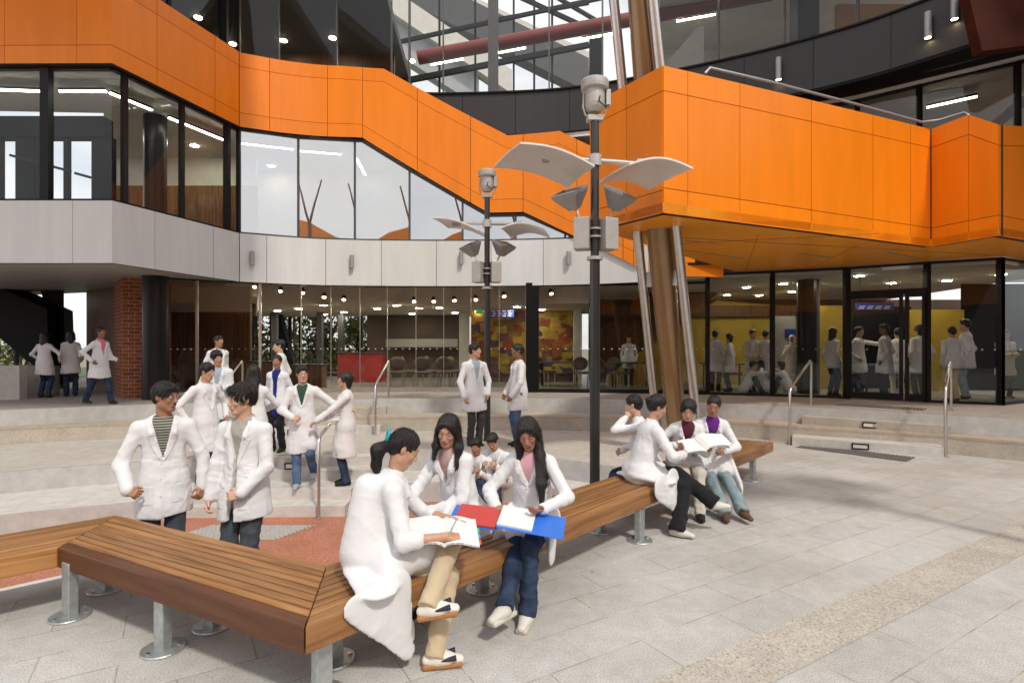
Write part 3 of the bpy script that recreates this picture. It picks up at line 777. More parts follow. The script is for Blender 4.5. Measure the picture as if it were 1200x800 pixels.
# ground floor: right, black framed with doors
bays(GL, [829,905,992], .6, 3.58, 'glass', .0, .075, .12, thick={992:.11}.items())
bays(GL, [1086,1172], .6, 3.58, 'glass', .0, .085, .12)
bays(GL, [1172,1240], .6, 3.58, 'glass', .0, .05, .12)
bays(GL, [992,1086], 2.98, 3.58, 'glass', .0, .05, .12, frames=False)
def door(c0, c1, handle_side, label=None):
    p, q_ = Vector(hit(GL, c0)), Vector(hit(GL, c1)); X = (q_-p).normalized(); z0, z1 = .62, 2.93
    m = MB(); P3 = lambda a, z: (p.x+(q_.x-p.x)*a, p.y+(q_.y-p.y)*a, z)
    for a in (0.0, 1.0): m.bar(P3(a, z0), P3(a, z1), .07, .075, up=(X.x, X.y, 0))
    m.bar(P3(0, z0+.07), P3(1, z0+.07), .06, .14); m.bar(P3(0, z1-.04), P3(1, z1-.04), .06, .08)
    d = part(m, 'door', 'frame')
    part(MB().add([P3(.02, z0+.1), P3(.98, z0+.1), P3(.98, z1-.06), P3(.02, z1-.06)], [(0,1,2,3)]), 'pane', 'glass', d)
    a = .93 if handle_side > 0 else .07
    h0, h1 = Vector(P3(a, 1.55)), Vector(P3(a, 1.85)); n = Vector((X.y, -X.x, 0))*.06
    part(MB().tube([h0+Vector((0,0,.0)), h0+n, h1+n, h1], .012, 8), 'handle', 'silver', d)
door(996, 1056, 1); door(1063, 1083, -1)
part(MB().bar((*hit(GL, 992), 2.96), (*hit(GL, 1086), 2.96), .12, .08), 'transom', 'frame')
# small white manifestation dots on the glass at chest height
DOT = simple('frosted_dot', (.7,.7,.7), .5, var=0)
for c in list(range(200, 616, 8))+list(range(636, 826, 9))+list(range(836, 1200, 15)):
    if 988 < c < 1000 or 1054 < c < 1066 or 1082 < c < 1090: continue
    p = hit(off(GL, -.012), c); part(MB().box((p[0], p[1], 1.72), (.016, .002, .012)), 'glass_dot', DOT)
# dark column between the glazed bays, brick pier, round black column
p = hit(GL, 623.5); part(MB().b2(p[0]-.16, p[0]+.16, p[1]-.12, p[1]+.2, .6, 3.42), 'column', 'black')
part(MB().lathe((-8.03,12.5,.6), [(0,0),(.265,0),(.265,2.78),(0,2.79)], 36), 'column', 'black_col')
bp = MB()
def qbrick(a, b, z0, z1):
    l = math.hypot(b[0]-a[0], b[1]-a[1])
    bp.add([(*a, z0), (*b, z0), (*b, z1), (*a, z1)], [(0,1,2,3)], 0, False, [[(0, z0), (l, z0), (l, z1), (0, z1)]])
pc = (-8.85,12.6); pl_ = (-9.75,13.6); pr_ = (-8.1,12.85)
for a, b in ((pl_, pc), (pc, pr_), (pr_, (-8.6,14.0)), ((-8.6,14.0), pl_)): qbrick(a, b, .6, 3.38)
part(bp, 'brick_pier', 'brick')
# grey soffit under the white band, timber walls and dark stair in the recess at the left
part(MB().prism([(-16,10.45),(-7.5,10.45),(-6.75,13.3),(-7.6,14.6),(-16,17.5)], 3.36, 3.46), 'grey_soffit', 'soffit_grey')
part(MB().wall([(-16,16.2),(-11.5,15.6)], .6, 3.36, .15) , 'dark_wall', 'black') if False else None
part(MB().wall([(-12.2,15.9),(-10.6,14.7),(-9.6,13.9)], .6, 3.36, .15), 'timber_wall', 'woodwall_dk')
part(MB().wall([(-10.35,14.45),(-9.9,14.1)], .6, 3.36, .05), 'timber_wall', 'woodwall') if False else None
# black stair flank rising to the left
st = MB(); y_ = 15.2
a = [xz(-60,318,y_), xz(0,337,y_), xz(55,362,y_), xz(58,450,y_), xz(38,428,y_), xz(0,396,y_), xz(-60,350,y_)]
st.add(a+[(x, y+.9, z) for x, y, z in a], [tuple(range(7)), tuple(range(13, 6, -1))]+[(i, i+7, (i+1)%7+7, (i+1)%7) for i in range(7)])
part(st, 'stair_flank', 'black')
part(MB().add([xz(38,328,15.9), xz(70,328,15.9), xz(66,372,15.9), xz(50,345,15.9)]+[(p[0], p[1]+.1, p[2]) for p in [xz(38,328,15.9), xz(70,328,15.9), xz(66,372,15.9), xz(50,345,15.9)]], [(0,1,2,3),(7,6,5,4),(0,3,7,4),(1,0,4,5),(2,1,5,6),(3,2,6,7)]), 'black_fin', 'black') if False else None
part(MB().b2(xat(17,16), xat(20,16), 15.98, 16.06, 1, 3.4), 'black_fin', 'frame')
part(MB().add([xz(43,326,15.6), xz(75,326,15.6), xz(75,462,15.6), xz(57,462,15.6), xz(54,362,15.6)], [(4,3,2,1,0)]), 'black_fin', 'black')
# low grey parapets in the recess
part(MB().b2(xat(-40,12.4), xat(25,12.4), 12.35, 12.55, .6, 1.36), 'low_wall', 'concrete')
part(MB().b2(xat(25,13.4), xat(66,13.4), 13.3, 13.5, .6, 1.32), 'low_wall', 'concrete_dk')

# ---- interior of the ground floor
part(MB().prism(dedup([p for p in off(GL, .05)]+[(12.6,24),(-12,24),(-9.6,13.9)]), .55, .606), 'interior_floor', 'floor_in')
part(MB().prism(dedup([p for p in off(GL, .02)]+[(14,24),(-12,24),(-8.6,13.4)]), 3.46, 3.60), 'ceiling', 'ceiling')
def pane_wall(x0, x1, y, z0, z1, name, mt, th=.12): return part(MB().b2(x0, x1, y, y+th, z0, z1), name, mt)
X_ = xat
pane_wall(X_(198,15.6), X_(293,15.6), 15.6, .6, 2.75, 'timber_wall', 'woodwall'); pane_wall(X_(198,15.6), X_(293,15.6), 15.6, 2.75, 3.46, 'white_wall', 'white_wall')
pane_wall(X_(430,21), X_(548,21), 21, .6, 3.46, 'brown_wall', 'brown_wall')
pane_wall(X_(452,20.5), X_(536,20.5), 20.5, 1.75, 2.05, 'wall_rail', 'soffit_grey')
pane_wall(X_(538,18.5), X_(550,18.5), 18.5, .6, 3.46, 'column', 'white_wall')
def mosaic():
    m, nt = mat('abstract_mosaic'); b = pbsdf(nt, (.3,.2,.05), .5, 0, .3)
    g = N(nt, 'ShaderNodeNewGeometry').outputs['Position']; mp = N(nt, 'ShaderNodeMapping'); mp.inputs['Scale'].default_value = (2.2,2.2,3.4); L(nt, g, mp.inputs[0])
    v = N(nt, 'ShaderNodeTexVoronoi'); v.distance = 'CHEBYCHEV'; v.inputs['Scale'].default_value = 1.5; L(nt, mp.outputs[0], v.inputs['Vector'])
    sp = N(nt, 'ShaderNodeSeparateColor'); L(nt, v.outputs['Color'], sp.inputs[0])
    c = ramp(nt, sp.outputs[0], [(0, (.42,.30,.04)), (.3, (.30,.16,.03)), (.5, (.12,.05,.02)), (.65, (.50,.36,.05)), (.8, (.28,.05,.02)), (.93, (.06,.05,.08))])
    n = noise_vec(nt, 3, 5); t = ramp(nt, n.outputs[0], [(.3, (.6,.6,.6)), (.7, (1.3,1.3,1.3))])
    L(nt, mixc(nt, 1, c, t, 'MULTIPLY'), b.inputs['Base Color']); return m
MT['mosaic'] = mosaic()
pane_wall(X_(552,18.2), X_(672,18.2), 18.2, .9, 3.2, 'mosaic_wall', 'mosaic'); pane_wall(X_(552,18.3), X_(672,18.3), 18.3, .6, 3.46, 'brown_wall', 'brown_wall')
pane_wall(X_(672,17.8), X_(682,17.8), 17.8, .6, 3.46, 'column', 'white_wall')
pane_wall(X_(690,20), X_(1300,20), 20, .6, 3.46, 'dark_wall', 'brown_wall')
# internal stair flank, mustard below and brown above
y_ = 17.0
a = [xz(712,452,y_), xz(712,440,y_), xz(840,352,y_), xz(960,362,y_), xz(960,452,y_)]
part(MB().add(a+[(x, y+.2, z) for x, y, z in a], [(4,3,2,1,0),(5,6,7,8,9)]+[(i, (i+1)%5, (i+1)%5+5, i+5) for i in range(5)]), 'mustard_wall', 'yellow')
y_ = 17.3
a = [xz(690,400,y_), xz(712,430,y_), xz(840,345,y_), xz(840,330,y_), xz(770,330,y_)]
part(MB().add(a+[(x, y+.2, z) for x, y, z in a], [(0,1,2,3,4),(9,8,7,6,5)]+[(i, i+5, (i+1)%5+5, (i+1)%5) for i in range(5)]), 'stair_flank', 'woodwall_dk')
pane_wall(X_(690,16.9), X_(960,16.9), 16.85, 2.68, 3.02, 'timber_bulkhead', 'woodwall_dk')
pane_wall(X_(958,15.2), X_(992,15.2), 15.2, .6, 2.9, 'mustard_wall', 'yellow'); pane_wall(X_(1068,14.6), X_(1130,14.6), 14.6, .6, 2.75, 'mustard_wall', 'yellow')
pane_wall(X_(1130,14.9), X_(1260,14.9), 14.9, .6, 3.46, 'dark_wall', 'black'); pane_wall(X_(992,15.6), X_(1068,15.6), 15.6, .6, 2.9, 'dark_wall', 'black')
part(MB().lathe((X_(947,14.0),14.0,.6), [(0,0),(.26,0),(.26,2.86),(0,2.87)], 20), 'column', 'black_col')
pane_wall(X_(908,15.0), X_(932,15.0), 15.0, .6, 2.6, 'notice_panel', 'soffit_grey')
pane_wall(X_(922,14.9), X_(933,14.9), 14.9, 2.02, 2.25, 'notice', 'bluesign')
# blue hanging signs with white text bars, exit sign
def hang_sign(c0, c1, py0, py1, y, label, rows=3):
    x0, x1 = X_(c0, y), X_(c1, y); z1, z0 = zat(py0, y), zat(py1, y)
    t = empty('hanging_sign', ((x0+x1)/2, y, z0), 0, label, 'sign'); w = (x1-x0)/2; hh = z1-z0
    MB().box((0,0,hh/2), (w,.02,hh/2)).build('panel', 'bluesign', t)
    m = MB()
    for i in range(rows):
        for j in range(4):
            m.box((-w*.75+j*w*.45+.03*(i%2), -.023, hh*(.22+.28*i)), (w*.15,.002,hh*.055))
    m.build('lettering', 'paper', t)
    m = MB()
    for s in (-1, 1): m.bar((s*w*.8,0,hh), (s*w*.8,0,3.46-z0), .01, .01)
    m.build('hanger', 'frame', t)
hang_sign(575,602,362.5,372,16.5, 'blue directory sign hanging inside, right of the farther lamp post')
hang_sign(1003,1047,355,363,13.6, 'blue directory sign hanging inside above the glass doors', 2)
ex = MB().box((X_(561.5,16.8),16.8,zat(365,16.8)), (.11,.03,.06)).build('exit_sign', 'exit'); tag(ex, 'small green exit sign inside, left of the farther lamp post', 'exit sign')
# rear glazing and its frame
rg = MB()
for c in (296,318,340,352,372,398,424,432): rg.b2(X_(c,22)-.05, X_(c,22)+.05, 21.95, 22.05, .6, 3.46)
rg.b2(X_(290,22), X_(434,22), 21.95, 22.05, .6, .72); rg.b2(X_(290,22), X_(434,22), 21.95, 22.05, 3.3, 3.46)
part(rg, 'rear_window_frame', 'frame')
part(MB().bar(xz(322,362,20.5), xz(350,462,20.5), .35, .3, up=(0,1,0)), 'raking_brace', 'black')
part(MB().b2(X_(258,18.5), X_(298,18.5), 18.4, 18.7, zat(385,18.5), zat(370,18.5)), 'ceiling_duct', 'black')
part(MB().b2(X_(320,19), X_(327,19), 18.9, 19.2, .6, 3.46), 'column', 'black_col') if False else None
for c in (322, 375, 400): part(MB().b2(X_(c,19)-.09, X_(c,19)+.09, 18.9, 19.1, .6, 3.0), 'column', 'frame_grey')
# ---- interior of the first floor
part(MB().prism([(-16,10.6),(-7.6,10.6),(-6.7,13.5),(-4.4,14.4),(-1.9,14.6),(.6,14.45),(3,13.9),(3,24),(-16,24)], 4.30, 4.50), 'interior_floor', 'floor_in')
part(MB().prism([(-16,10.55),(-7.6,10.55),(-6.72,13.5),(-4.4,14.42),(-1.9,14.6),(.6,14.42),(3,13.75),(5,13.2),(7.4,12.0),(9.4,10.4),(12.2,7.9),(14,24),(-17.6,24),(-9.35,12.7),(-16,12.4)], 7.12, 7.24), 'ceiling', 'ceiling')
pane_wall(X_(120,15.6), X_(300,15.6), 15.6, 4.5, 6.3, 'timber_wall', 'woodwall'); pane_wall(X_(120,15.7), X_(300,15.7), 15.7, 4.5, 7.12, 'white_wall', 'white_wall')
pane_wall(X_(300,17), X_(700,17), 17.0, 4.5, 7.12, 'white_wall', 'white_wall')
part(MB().lathe((X_(182,12.9),12.9,4.5), [(0,0),(.24,0),(.24,2.62),(0,2.63)], 28), 'column', 'black_col')
pane_wall(X_(-60,12.0), X_(121,12.0), 12.0, zat(160,12), zat(136,12), 'lintel', 'black', .3); pane_wall(X_(105,12.0), X_(121,12.0), 12.05, 4.5, 6.4, 'pier', 'black', .35)
for c, w in ((2,.03),(31,.20),(46,.03),(79,.05)): part(MB().b2(X_(c,12.1)-w, X_(c,12.1)+w, 12.05, 12.15, 4.5, 6.36), 'rear_mullion', 'black')
part(MB().bar(xz(12,182,11.9), xz(83,201,11.9), .05, .05), 'roller_bar', 'frame'); part(MB().bar(xz(88,203,11.9), xz(106,208,11.9), .05, .05), 'roller_bar', 'frame')
# right wing first floor windows behind the stair box
bays(P2R, [760,860,950,1004,1077,1192,1260], 3.75, 7.1, 'glass_dark', .0, .06, .1)
pane_wall(X_(800,16.5), X_(1400,16.5), 16.5, 3.7, 7.12, 'white_wall', 'soffit_grey')
part(MB().bar(xz(1150,160,11.4), xz(1200,118,11.4), .12, .18), 'stair_string', 'rust')
part(MB().prism([(5.2,14.2),(12.6,12.8),(14,24),(5,24)], 3.62, 3.74), 'interior_floor', 'floor_in')
# ---- interior of the second floor
ex2 = dedup([p for p in off(MAIN, .2) if -7.7 < p[0] < 10.6 and p[1] > 8])
part(MB().prism(dedup(ex2+[(14,8),(14,24),(-17.6,24),(-9.35,12.7),(-9.3,10.6)]), 7.26, 7.34), 'interior_floor', 'floor_in')
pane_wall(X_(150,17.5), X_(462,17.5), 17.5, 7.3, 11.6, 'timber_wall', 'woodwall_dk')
part(MB().prism([(-16,10.2),(-7.4,10.2),(-6.5,13.3),(-5.6,13.8),(-4.2,14.1),(-3.3,14.3),(-3.6,20),(-16,20)], 11.0, 11.3), 'ceiling', 'ceiling_dk')
part(MB().prism([(3.7,13.4),(5.7,12.1),(7.8,10.4),(9.4,8.6),(14,8),(14,20),(4.5,20)], 11.4, 11.6), 'ceiling', 'ceiling')
pane_wall(X_(770,18), X_(1400,18), 18.0, 7.3, 11.6, 'white_wall', 'white_wall')
pane_wall(X_(504,15.6), X_(735,15.6), 15.6, 7.3, 8.78, 'white_upstand', 'white_wall')
pane_wall(X_(691,19), X_(705,19), 19, 7.3, 12.5, 'column', 'black')
part(MB().b2(X_(930,14), X_(955,14), 13.8, 14.2, 7.3, 11.4), 'column', 'charcoal')
pane_wall(X_(905,15), X_(1000,15), 15.2, 7.3, 9.3, 'orange_screen', 'orange') if False else None
part(MB().b2(X_(978,13.5), X_(1075,13.5), 13.4, 13.5, zat(42,13.5), zat(8,13.5)), 'ochre_board', simple('ochre_board', (.35,.17,.02), .6))
a = [xz(775,80,14.2), xz(819,31,14.2), xz(825,31,14.2), xz(825,80,14.2)]
part(MB().add(a+[(x, y+.15, z) for x, y, z in a], [(0,3,2,1),(4,5,6,7),(0,1,5,4),(1,2,6,5),(2,3,7,6),(3,0,4,7)]), 'white_balustrade', 'white_wall')
# roof steel seen through the glass
part(MB().tube([xz(490,68,16.6), xz(735,24,16.2), xz(905,-8,15.2)], .20, 14), 'roof_beam', 'redbeam')
part(MB().bar(xz(470,49,19), xz(705,-2,19), .10, .12), 'truss_bar', 'frame'); part(MB().bar(xz(470,96,19), xz(690,53,19), .16, .16), 'truss_bar', 'frame')
part(MB().bar(xz(590,-12,21), xz(690,34,21), .1, .16), 'truss_bar', 'frame'); part(MB().bar(xz(640,-10,20), xz(705,28,20), .1, .12), 'truss_bar', 'frame')
part(MB().bar(xz(571,25,19), xz(690,4,19), .08, .10), 'truss_bar', 'frame')
for c in (480,515,557,602,626,647): part(MB().b2(X_(c,19.2)-.035, X_(c,19.2)+.035, 19.15, 19.25, 8.3, 14), 'rear_mullion', 'frame')
# ---- leaning columns through the stair box
def lean(px_top_z, base, z0, r0, name, m, parent=None, cigar=False):
    x0, y0, z_ = px_top_z; d = Vector((x0-base[0], y0-base[1], z_-base[2])); 
    a = Vector(base); n = 16; pts = []; rs = []
    T = 7.6
    for i in range(n+1):
        z = base[2]+(T-base[2])*i/n; k = (z-base[2])/(z_-base[2]); pts.append(a+d*k)
        f = i/n; rs.append(r0*(.72+.36*math.sin(math.pi*min(1, f*.98+.03))) if cigar else r0)
    return part(MB().tube(pts, rs, 28), name, m)
bc = lean((2.30,8.67,3.6), (2.84,9.45,0), 0, .185, 'leaning_column', 'bronze', cigar=True)
lean((1.99,8.8,3.6), (2.53,9.5,0), 0, .072, 'steel_strut', 'silver'); lean((2.49,8.4,3.6), (3.10,9.15,0), 0, .074, 'steel_strut', 'silver')
for z in (2.86,):
    k = z/3.6; c = Vector((2.84,9.45,0)).lerp(Vector((2.30,8.67,3.6)), k); l = Vector((2.53,9.5,0)).lerp(Vector((1.99,8.8,3.6)), k); r_ = Vector((3.10,9.15,0)).lerp(Vector((2.49,8.4,3.6)), k)
    part(MB().bar(l, c, .03, .24).bar(c, r_, .03, .24), 'strut_bracket', 'galv')
# handrail on top of the stair box
hp = [Vector((*hit([C0, C1], c), 5.62+.14)) for c in (828,)]
pts = [Vector((*hit([C0, C1], 826), 5.60)), Vector((*hit([C0, C1], 832), 5.70)), Vector((*hit([C0, C1], 900), 5.74)), Vector((*hit([C0, C1], 1000), 5.77)), Vector((*hit([C0, C1], 1080), 5.78)), xz(1100,141,9.9), xz(1130,132,9.7)]
pts = [Vector(p) for p in pts]; part(MB().tube(pts+[Vector(xz(1135,135,9.65)), Vector(xz(1134,141,9.65))], .022, 8), 'stair_handrail', 'grey_fit')

# ---------------------------------------------------------------- fittings as things
def wall_light(px, py, path, label, lit=False, r=.055, hgt=.33, group='cylinder lights on the white band'):
    p = Vector(hit(path, px)); q_ = Vector(hit(path, px+4)); X = (q_-p).normalized(); n = Vector((X.y, -X.x)); z = zat(py, p.y)
    t = empty('wall_light', (p.x, p.y, z-hgt/2), 0, label, 'wall light', group)
    c = n*(r+.035)
    MB().lathe((c.x, c.y, 0), [(0,.012),(r-.008,.012),(r-.008,0),(r,0),(r,hgt),(0,hgt+.001)], 22).build('cylinder', 'grey_fit', t)
    m = MB()
    for z_ in (hgt*.3, hgt*.7): m.bar((0,0,z_), (c.x, c.y, z_), .05, .03)
    m.build('bracket', 'grey_fit', t)
    MB().lathe((c.x, c.y, -.004), [(0,.012),(r-.012,.012),(r-.012,.016),(0,.017)], 16).build('lens', 'lit_warm' if lit else 'lamp_glass', t)
ords = ['leftmost', 'second', 'third', 'rightmost']
for i, c in enumerate((295, 413, 541, 667)):
    wall_light(c, 303 if i != 1 else 307, MAIN, ['unlit cylinder light on the white band above the stairs, leftmost of four', 'unlit grey cylinder light on the white band, second of four from the left', 'unlit grey cylinder light on the white band just left of the farther lamp post', 'unlit grey cylinder light on the white band between the two lamp posts'][i])
for c, y, l in ((913, 83, 'lit cylinder light on the charcoal band, lowest and leftmost of three'), (1089, 32, 'lit cylinder light on the charcoal band, middle of three'), (1120, 10, 'lit cylinder light on the charcoal band beside the rust-brown corner')):
    wall_light(c, y, MAIN, l, True, .062, .48, 'lit cylinder lights on the charcoal band')
def ceiling_light(p, label, group, r=.11):
    t = empty('ceiling_light', p, 0, label, 'ceiling light', group)
    MB().lathe((0,0,-.02), [(0,0),(r,0),(r+.02,.012),(r+.02,.03),(0,.031)], 18).build('trim', 'white_wall', t)
    MB().lathe((0,0,-.026), [(0,0),(r-.01,0),(r-.01,.004),(0,.005)], 18).build('lamp', 'lit', t)
    return t
G1 = 'round downlights in the ground floor ceiling'; G2 = 'round downlights in the first floor ceiling'; G3 = 'round downlights in the second floor ceiling'
cl0 = ceiling_light(on(211,342,3.46), 'round lit downlight in the ceiling behind the ground floor glass', G1)
def more(src, pts, z, label, group):
    for (a, b) in pts:
        c = copy_tree(src); c.location = on(a, b, z); tag(c, label, group=group)
more(cl0, [(255,339.5),(284,345),(310,345),(681,345),(918,332),(852,345),(890,345.5),(928,341)], 3.46, 'round lit downlight in the ceiling behind the ground floor glass', G1)
more(cl0, [(350,361),(325,363.5),(379,357),(403,365),(380,368),(442,361),(434,370),(491,360.5),(483,367),(515,360),(533,366),(606,359),(635,362),(465,357),(560,364)], 2.95, 'round lit downlight in the dropped ceiling behind the spotlights', 'round downlights in the dropped ceiling')
more(cl0, [(1007,322.5),(1173,321),(875,336),(955,333),(1045,331),(1110,328)], 3.46, 'round lit downlight above the glazed doors, in a row partly added for brightness', G1)  # all but the first pair are added to brighten the people behind the glass
more(cl0, [(115,148),(228,170)], 7.12, 'round lit downlight in the first floor ceiling at the left corner', G2)
more(cl0, [(318,194),(284,212),(363,227),(328,238),(398,251),(403,217),(436,237),(491,231),(495,250)], 7.12, 'round lit downlight in the first floor ceiling behind the reflecting glass', G2)
more(cl0, [(232,20),(273,51),(332,47),(390,44),(440,70),(483,71)], 11.0, 'round lit downlight in the dark second floor ceiling', G3)
def strip(p, q_, label, group):
    p, q_ = Vector(p), Vector(q_); c = (p+q_)/2
    t = empty('tube_light', c, 0, label, 'tube light', group)
    MB().bar(p-c+Vector((0,0,.03)), q_-c+Vector((0,0,.03)), .09, .05).build('housing', 'frame_grey', t)
    MB().bar(p-c, q_-c, .06, .03).build('tube', 'lit_strip', t)
S1 = 'tube lights of the first floor ceiling'; S2 = 'tube lights under the red roof beam'
strip(on(-30,104,6.95), on(50,107,6.95), 'leftmost lit tube light behind the first floor corner glass', S1); strip(on(70,107,6.95), on(124,107,6.95), 'lit tube light ending at the corner of the first floor glass', S1)
strip(on(129,109,6.95), on(178,129,6.95), 'lit tube light left of the black first floor column head', S1); strip(on(198,138,6.95), on(262,164,6.95), 'lit tube light right of the black first floor column', S1)
strip(on(282,168,6.95), on(344,175,6.95), 'lit tube light behind the leftmost reflecting pane', S1); strip(on(352,177,6.95), on(400,181,6.95), 'lit tube light behind the second reflecting pane', S1)
strip(on(418,186,6.95), on(428,205,6.95), 'short lit tube light behind the third reflecting pane', S1)
for i, (a, b) in enumerate((((505,76),(543,69)), ((584,62),(616,56)), ((682,46),(720,39)), ((793,25),(838,17)))):
    strip(xz(a[0], a[1], 16), xz(b[0], b[1], 15.9), ['leftmost lit tube light under the red roof beam', 'second lit tube light under the red beam, right of the thick black mullion', 'third lit tube light under the red beam, left of the steel struts', 'rightmost lit tube light, right of the leaning column'][i], S2)
strip(xz(1086,126,11.9), xz(1145,113,11.4), 'lit tube light behind the window above the right end of the stair box', 'right wing')
def spot(px, py, label):
    p = Vector(xz(px, py, 15.0)); t = empty('spotlight', p, 0, label, 'spotlight', 'track spotlights behind the ground floor glass')
    MB().bar((0,0,.06), (0,0,3.46-p.z), .02, .02).build('stem', 'frame', t)
    ax = Vector((.15,-.55,-.8)).normalized(); X = ax.cross(Vector((0,0,1))).normalized(); Y = ax.cross(X)
    MB().lathe((0,0,.05), [(0,-.02),(.035,-.02),(.055,.03),(.06,.13),(0,.131)], 14, 0, (X, Y, ax)).build('can', 'frame', t)
    MB().lathe(ax*.132+Vector((0,0,.05)), [(0,0),(.048,0),(.048,.006),(0,.007)], 14, 0, (X, Y, ax)).build('lamp', 'lit_warm', t)
    return t
s0 = spot(299, 334, 'small lit track spotlight behind the ground floor glass')
for (a, b) in ((329,339),(355,341),(380,346),(403,349),(485,351),(508,351),(532,350),(557,349),(590,345),(645,342)):
    c = copy_tree(s0); c.location = xz(a, b, 15.0)

# ---------------------------------------------------------------- furniture inside
def sofa(c, w, label):
    t = empty('sofa', c, 0, label, 'sofa')
    MB().box((0,0,.25), (w,.4,.2), None, 0, .04).build('seat', 'red', t); MB().box((0,.32,.6), (w,.1,.3), None, 0, .05).build('backrest', 'red', t)
    for s in (-1, 1): MB().box((s*(w-.08),0,.42), (.1,.4,.22), None, 0, .04).build('armrest', 'red', t)
def counter(c, w, h, d, m1, label, name='counter'):
    t = empty(name, c, 0, label, name)
    MB().box((0,0,h/2-.02), (w,d,h/2-.02), None, 0, .01).build('front', m1, t); MB().box((0,0,h-.02), (w+.03,d+.03,.02), None, 0, .006).build('worktop', 'frame_grey', t)
counter((X_(424,18.5),18.5,.6), .72, .98, .3, 'red', 'red counter inside, right of the rear windows')
counter((X_(305,15.4),15.4,.6), .55, .78, .2, 'woodwall', 'timber counter inside behind the stairs, left of the dark-haired woman')
counter((X_(362,15.2),15.2,.6), .42, .70, .2, 'woodwall', 'timber counter inside behind the man in glasses')
def chair(c, rz, label='low dark chair inside near the glass', g='low dark chairs inside'):
    t = empty('chair', c, rz, label, 'chair', g)
    MB().box((0,0,.42), (.24,.23,.03), None, 0, .02).build('seat', 'brown_wall', t)
    MB().sphere((0,.22,.68), (.24,.05,.20)).build('backrest', 'brown_wall', t)
    for x in (-1,1):
        for y in (-1,1): MB().bar((x*.2,y*.18,0), (x*.2,y*.18,.41), .02, .02).build('leg', 'silver', t)
    return t
ch = chair((X_(466,16.2),16.2,.6), .3)
for i, (c, y, a) in enumerate(((480,16.8,2),(495,16,3.2),(506,17,1),(522,16.3,.4),(534,17,2.4),(683,16.0,.2),(725,15.8,.5),(640,16.5,1),(860,15.5,1.2))):
    k = copy_tree(ch); k.location = (X_(c,y), y, .6); k.rotation_euler = (0,0,a)
def table(c, label, g='low tables inside'):
    t = empty('table', c, 0, label, 'table', g)
    MB().box((0,0,.71), (.6,.35,.02), None, 0, .008).build('tabletop', 'frame_grey', t)
    for x in (-1,1):
        for y in (-1,1): MB().bar((x*.5,y*.28,0), (x*.5,y*.28,.70), .035, .035).build('leg', 'frame', t)
    return t
tb = table((X_(655,16.6),16.6,.6), 'dark table inside by the mosaic wall')
for (c, y, l) in ((740,16,'dark table inside below the mustard stair flank'),(850,15.2,'dark table inside behind the leftmost black-framed pane'),(1030,14.2,'dark table inside behind the glass door')):
    k = copy_tree(tb); k.location = (X_(c,y), y, .6); tag(k, l)

# ---------------------------------------------------------------- beyond the building
def leaf_mat(name, a, b):
    m, nt = mat(name); p = pbsdf(nt, a, .6, 0, .3)
    gi = N(nt, 'ShaderNodeNewGeometry').outputs['Random Per Island']; L(nt, ramp(nt, gi, [(0, a), (.5, b), (1, tuple(c*.6 for c in a))]), p.inputs['Base Color']); return m
LF_ = leaf_mat('foliage_green', (.11,.15,.035), (.22,.23,.08)); BARK = simple('bark', (.12,.08,.05), .9, var=.3, vs=8)
def tree(x, y, h, w, seed, label):
    rs = random.Random(seed); t = empty('tree', (x, y, -.75), 0, label, 'tree', 'trees beyond the building')
    m = MB(); m.tube([(0,0,0),(.1,0,h*.3),(-.05,.1,h*.6),(0,0,h*.85)], [.16,.13,.09,.03], 8)
    for k in range(6):
        a = rs.random()*6.28; z = h*(.3+.08*k); m.tube([(0,0,z),(math.cos(a)*w*.3, math.sin(a)*w*.3, z+h*.08),(math.cos(a)*w*.6, math.sin(a)*w*.6, z+h*.2)], [.05,.035,.012], 6)
    m.build('trunk', BARK, t)
    c = MB(); cl = [(rs.uniform(-w,w)*.6, rs.uniform(-w,w)*.6, h*rs.uniform(.18,.95), rs.uniform(.5,1.0)) for _ in range(26)]
    for (cx, cy, cz, cr) in cl:
        for _ in range(75):
            v = Vector((rs.gauss(0,1), rs.gauss(0,1), rs.gauss(0,.8)))*.5*cr+Vector((cx, cy, cz))
            a = Vector((rs.gauss(0,1), rs.gauss(0,1), rs.gauss(0,1))).normalized()*.13; b_ = a.cross(Vector((rs.gauss(0,1), rs.gauss(0,1), rs.gauss(0,1)))).normalized()*.07
            c.add([v-a, v+b_, v+a, v-b_], [(0,1,2,3)])
    c.build('crown', LF_, t)
for i, (c, y, h, w) in enumerate(((300,27,5.6,1.9),(345,29,6.2,2.1),(388,26,5.2,1.7),(420,28,6,2),(270,28,6,2),(240,30,6,2.2),(20,26,4.6,1.5))):
    tree(X_(c,y), y, h, w, 11+i, ['bushy green tree behind the rear windows, left of the raking brace', 'bushy green tree behind the rear windows, seen between the slender grey posts', 'bushy green tree behind the rear windows, left of the red counter', 'bushy green tree at the right end of the rear windows', 'bushy green tree behind the black ceiling duct', 'bushy green tree beyond the timber counter', 'small green tree beyond the recess at the left edge'][i])
ln = MB().prism([(-30,24.2),(20,24.2),(20,60),(-30,60)], -.7, .3).build('lawn', simple('lawn_green', (.07,.09,.03), .9, var=.2, vs=2)); struct(ln)
